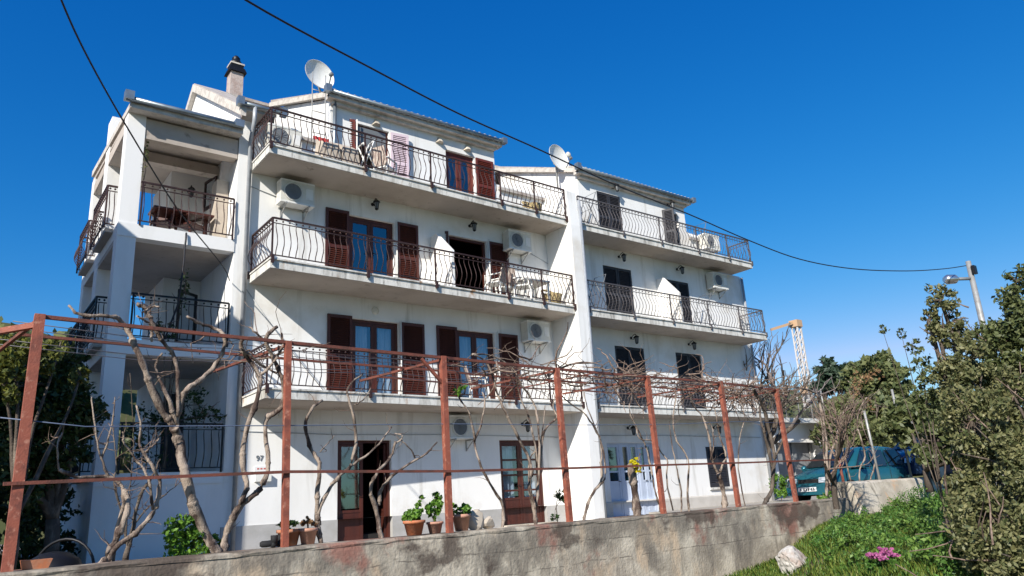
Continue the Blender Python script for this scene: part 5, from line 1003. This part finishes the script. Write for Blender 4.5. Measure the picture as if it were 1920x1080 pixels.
tag(leaves('hillside_wood', clumps(hm, 15000, rg, 10, .45), .45, 'leaff', None, 53), 'distant green wood on the hill right of the building', 'wood', kind='stuff')
# grass and weeds of the bank
def blades(name, pts, h, wd, m, seed):
    rg_ = np.random.default_rng(seed); P = np.array(pts); n = len(P); a = rg_.uniform(0, 2*np.pi, n); lean = rg_.uniform(.1, .6, n)[:, None]; hh = (h*rg_.uniform(.5, 1.3, n))[:, None]; ww = wd*rg_.uniform(.6, 1.3, n)[:, None]
    s = np.stack([np.cos(a), np.sin(a), 0*a], 1); f = np.stack([-np.sin(a), np.cos(a), 0*a], 1); up = np.array([[0, 0, 1.]])
    V = np.stack([P-s*ww*.5, P+s*ww*.5, P+up*hh*.6+f*lean*hh*.3+s*ww*.45, P+up*hh+f*lean*hh, P+up*hh*.6+f*lean*hh*.3-s*ww*.45], 1).reshape(-1, 3)
    me = bpy.data.meshes.new(name); me.vertices.add(5*n); me.vertices.foreach_set('co', V.ravel()); me.loops.add(5*n); me.loops.foreach_set('vertex_index', np.arange(5*n)); me.polygons.add(n); me.polygons.foreach_set('loop_start', np.arange(n)*5); me.polygons.foreach_set('loop_total', np.full(n, 5))
    me.materials.append(M[m]); me.update(calc_edges=True); o = bpy.data.objects.new(name, me); C.objects.link(o); WM[o.name] = Matrix(); return o
rr = random.Random(61); P = []; P2 = []; wc = []
for _ in range(190000):
    o = -.3-rr.uniform(0, 1)*8.7; s = 12.0+1.5*o+rr.uniform(0, 1)**1.1*16; p = along(s, o); z = zbank(p[0], p[1]); w_ = .5+.5*math.sin(s*2.1+o*1.3)*math.sin(o*2.2-s*.7)
    if s > 30 or (p[0]-CAM[0])**2+(p[1]-CAM[1])**2 < 16 or rr.random() > .35+.65*w_: continue
    (P if rr.random() < .6 else P2).append((p[0], p[1], z))
tag(blades('grass', P, .11, .0065, 'grassm', 62), 'bright yellow green grass covering the bank in the lower right', 'grass', kind='stuff')
for _ in range(230):
    o = -.5-rr.uniform(0, 1)*8; s = 15.2+1.5*o+rr.uniform(0, 1)*13; p = along(s, o); r = rr.uniform(.08, .24)
    if (p[0]-CAM[0])**2+(p[1]-CAM[1])**2 < 20: continue
    r *= 1.5 if s > 16+1.2*o+4 else 1; wc.append(((p[0], p[1], zbank(p[0], p[1])+r*.75), (r*1.3, r*1.3, r)))
tag(blades('tall_grass', P2, .10, .012, 'grassm2', 66), 'darker short grass scattered through the bank', 'grass', kind='stuff')
tall = []
for px, py, r in ((1620, 990, .2), (1590, 1000, .17), (1610, 1020, .15), (1640, 1040, .14), (1580, 1030, .13), (1745, 1000, .24), (1770, 1020, .2), (1665, 1020, .16), (1620, 1060, .12), (1540, 1015, .12), (1665, 985, .22), (1700, 962, .25), (1735, 950, .28), (1690, 1000, .2), (1760, 975, .25), (1640, 1000, .17), (1570, 1010, .15), (1600, 985, .16), (1720, 1010, .2), (1790, 960, .3), (1700, 1050, .14), (1560, 1050, .12), (1750, 1050, .16), (1800, 1060, .2), (1840, 1070, .2), (1600, 1065, .12)):
    d = ray(px, py)
    for k in range(500):
        p = CAM+d*(2+k*.06)
        if p[2] < zbank(p[0], p[1])+r*.3: break
    tall.append(((p[0], p[1], p[2]+r*.45), (r*1.5, r*1.5, r*1.25)))
tag(leaves('tall_weeds', clumps(tall, 17000, np.random.default_rng(71), 16, .38), .030, 'weedm', None, 72, .5, .4), 'taller leafy weeds heaped before the pale upper wall', 'weeds', kind='stuff')
tag(leaves('weeds', clumps(wc, 62000, np.random.default_rng(63), 9, .4), .022, 'grassm2', None, 64, .45), 'low mixed green weeds among the grass of the bank', 'weeds', kind='stuff')
def onbank(px, py):
    d = ray(px, py); 
    for k in range(400):
        p = CAM+d*(2+k*.06)
        if p[2] < zbank(p[0], p[1]): return p
    return p
for (px, py, r, lb) in ((1662, 1063, .17, 'pink flower clump low in the grass near the bottom edge'), (1785, 1000, .15, 'pale pink flower clump beside the big shrub')):
    p = onbank(px, py+12); t = thing('flower_clump', lb, 'flowers', tuple(p), 'pink flower clumps')
    leaves('petals', clumps([((p[0], p[1], p[2]+.22), (r*1.2, r, .05)), ((p[0]+.1, p[1], p[2]+.26), (r*.6, r*.6, .04))], 650, np.random.default_rng(7)), .018, 'pink', t, 8, .8); leaves('leaf', clumps([((p[0], p[1], p[2]+.1), (r*1.3, r*1.2, .1))], 500, np.random.default_rng(9)), .028, 'grassm2', t, 9)
p = onbank(1492, 1068); rock('boulder', (p[0], p[1], p[2]+.08), .36, 12, 'stone', None, 4, (1.1, .8, .85)); tag(bpy.data.objects['boulder'], 'whitish jagged boulder at the foot of the concrete wall', 'boulder')
# things on the yard at the far left
x, y = onwall(100, 1060, .7)
t = thing('barbecue', 'round black kettle barbecue with a hoop handle at the lower left', 'barbecue', (x, y, .6)); mb = MB(); mb.lathe([(.05, .62), (.2, .68), (.28, .78), (.29, .86), (.25, .95), (.14, 1.02), (.02, 1.04)], (x, y, 0), 22); mb.build('bowl', 'black', t)
for q in (0, 2.1, 4.2): mb = MB(); mb.tube([(x+.2*math.cos(q), y+.2*math.sin(q), .72), (x+.36*math.cos(q), y+.36*math.sin(q), .58)], .02, 6); mb.build('leg', 'black', t)
mb = MB(); mb.tube([(x+.1+.34*math.cos(a)*RT[0], y+.34*math.cos(a)*RT[1], .80+.36*math.sin(a)) for a in [math.pi*i/14 for i in range(15)]], .016, 6); mb.build('hoop_handle', 'black', t)
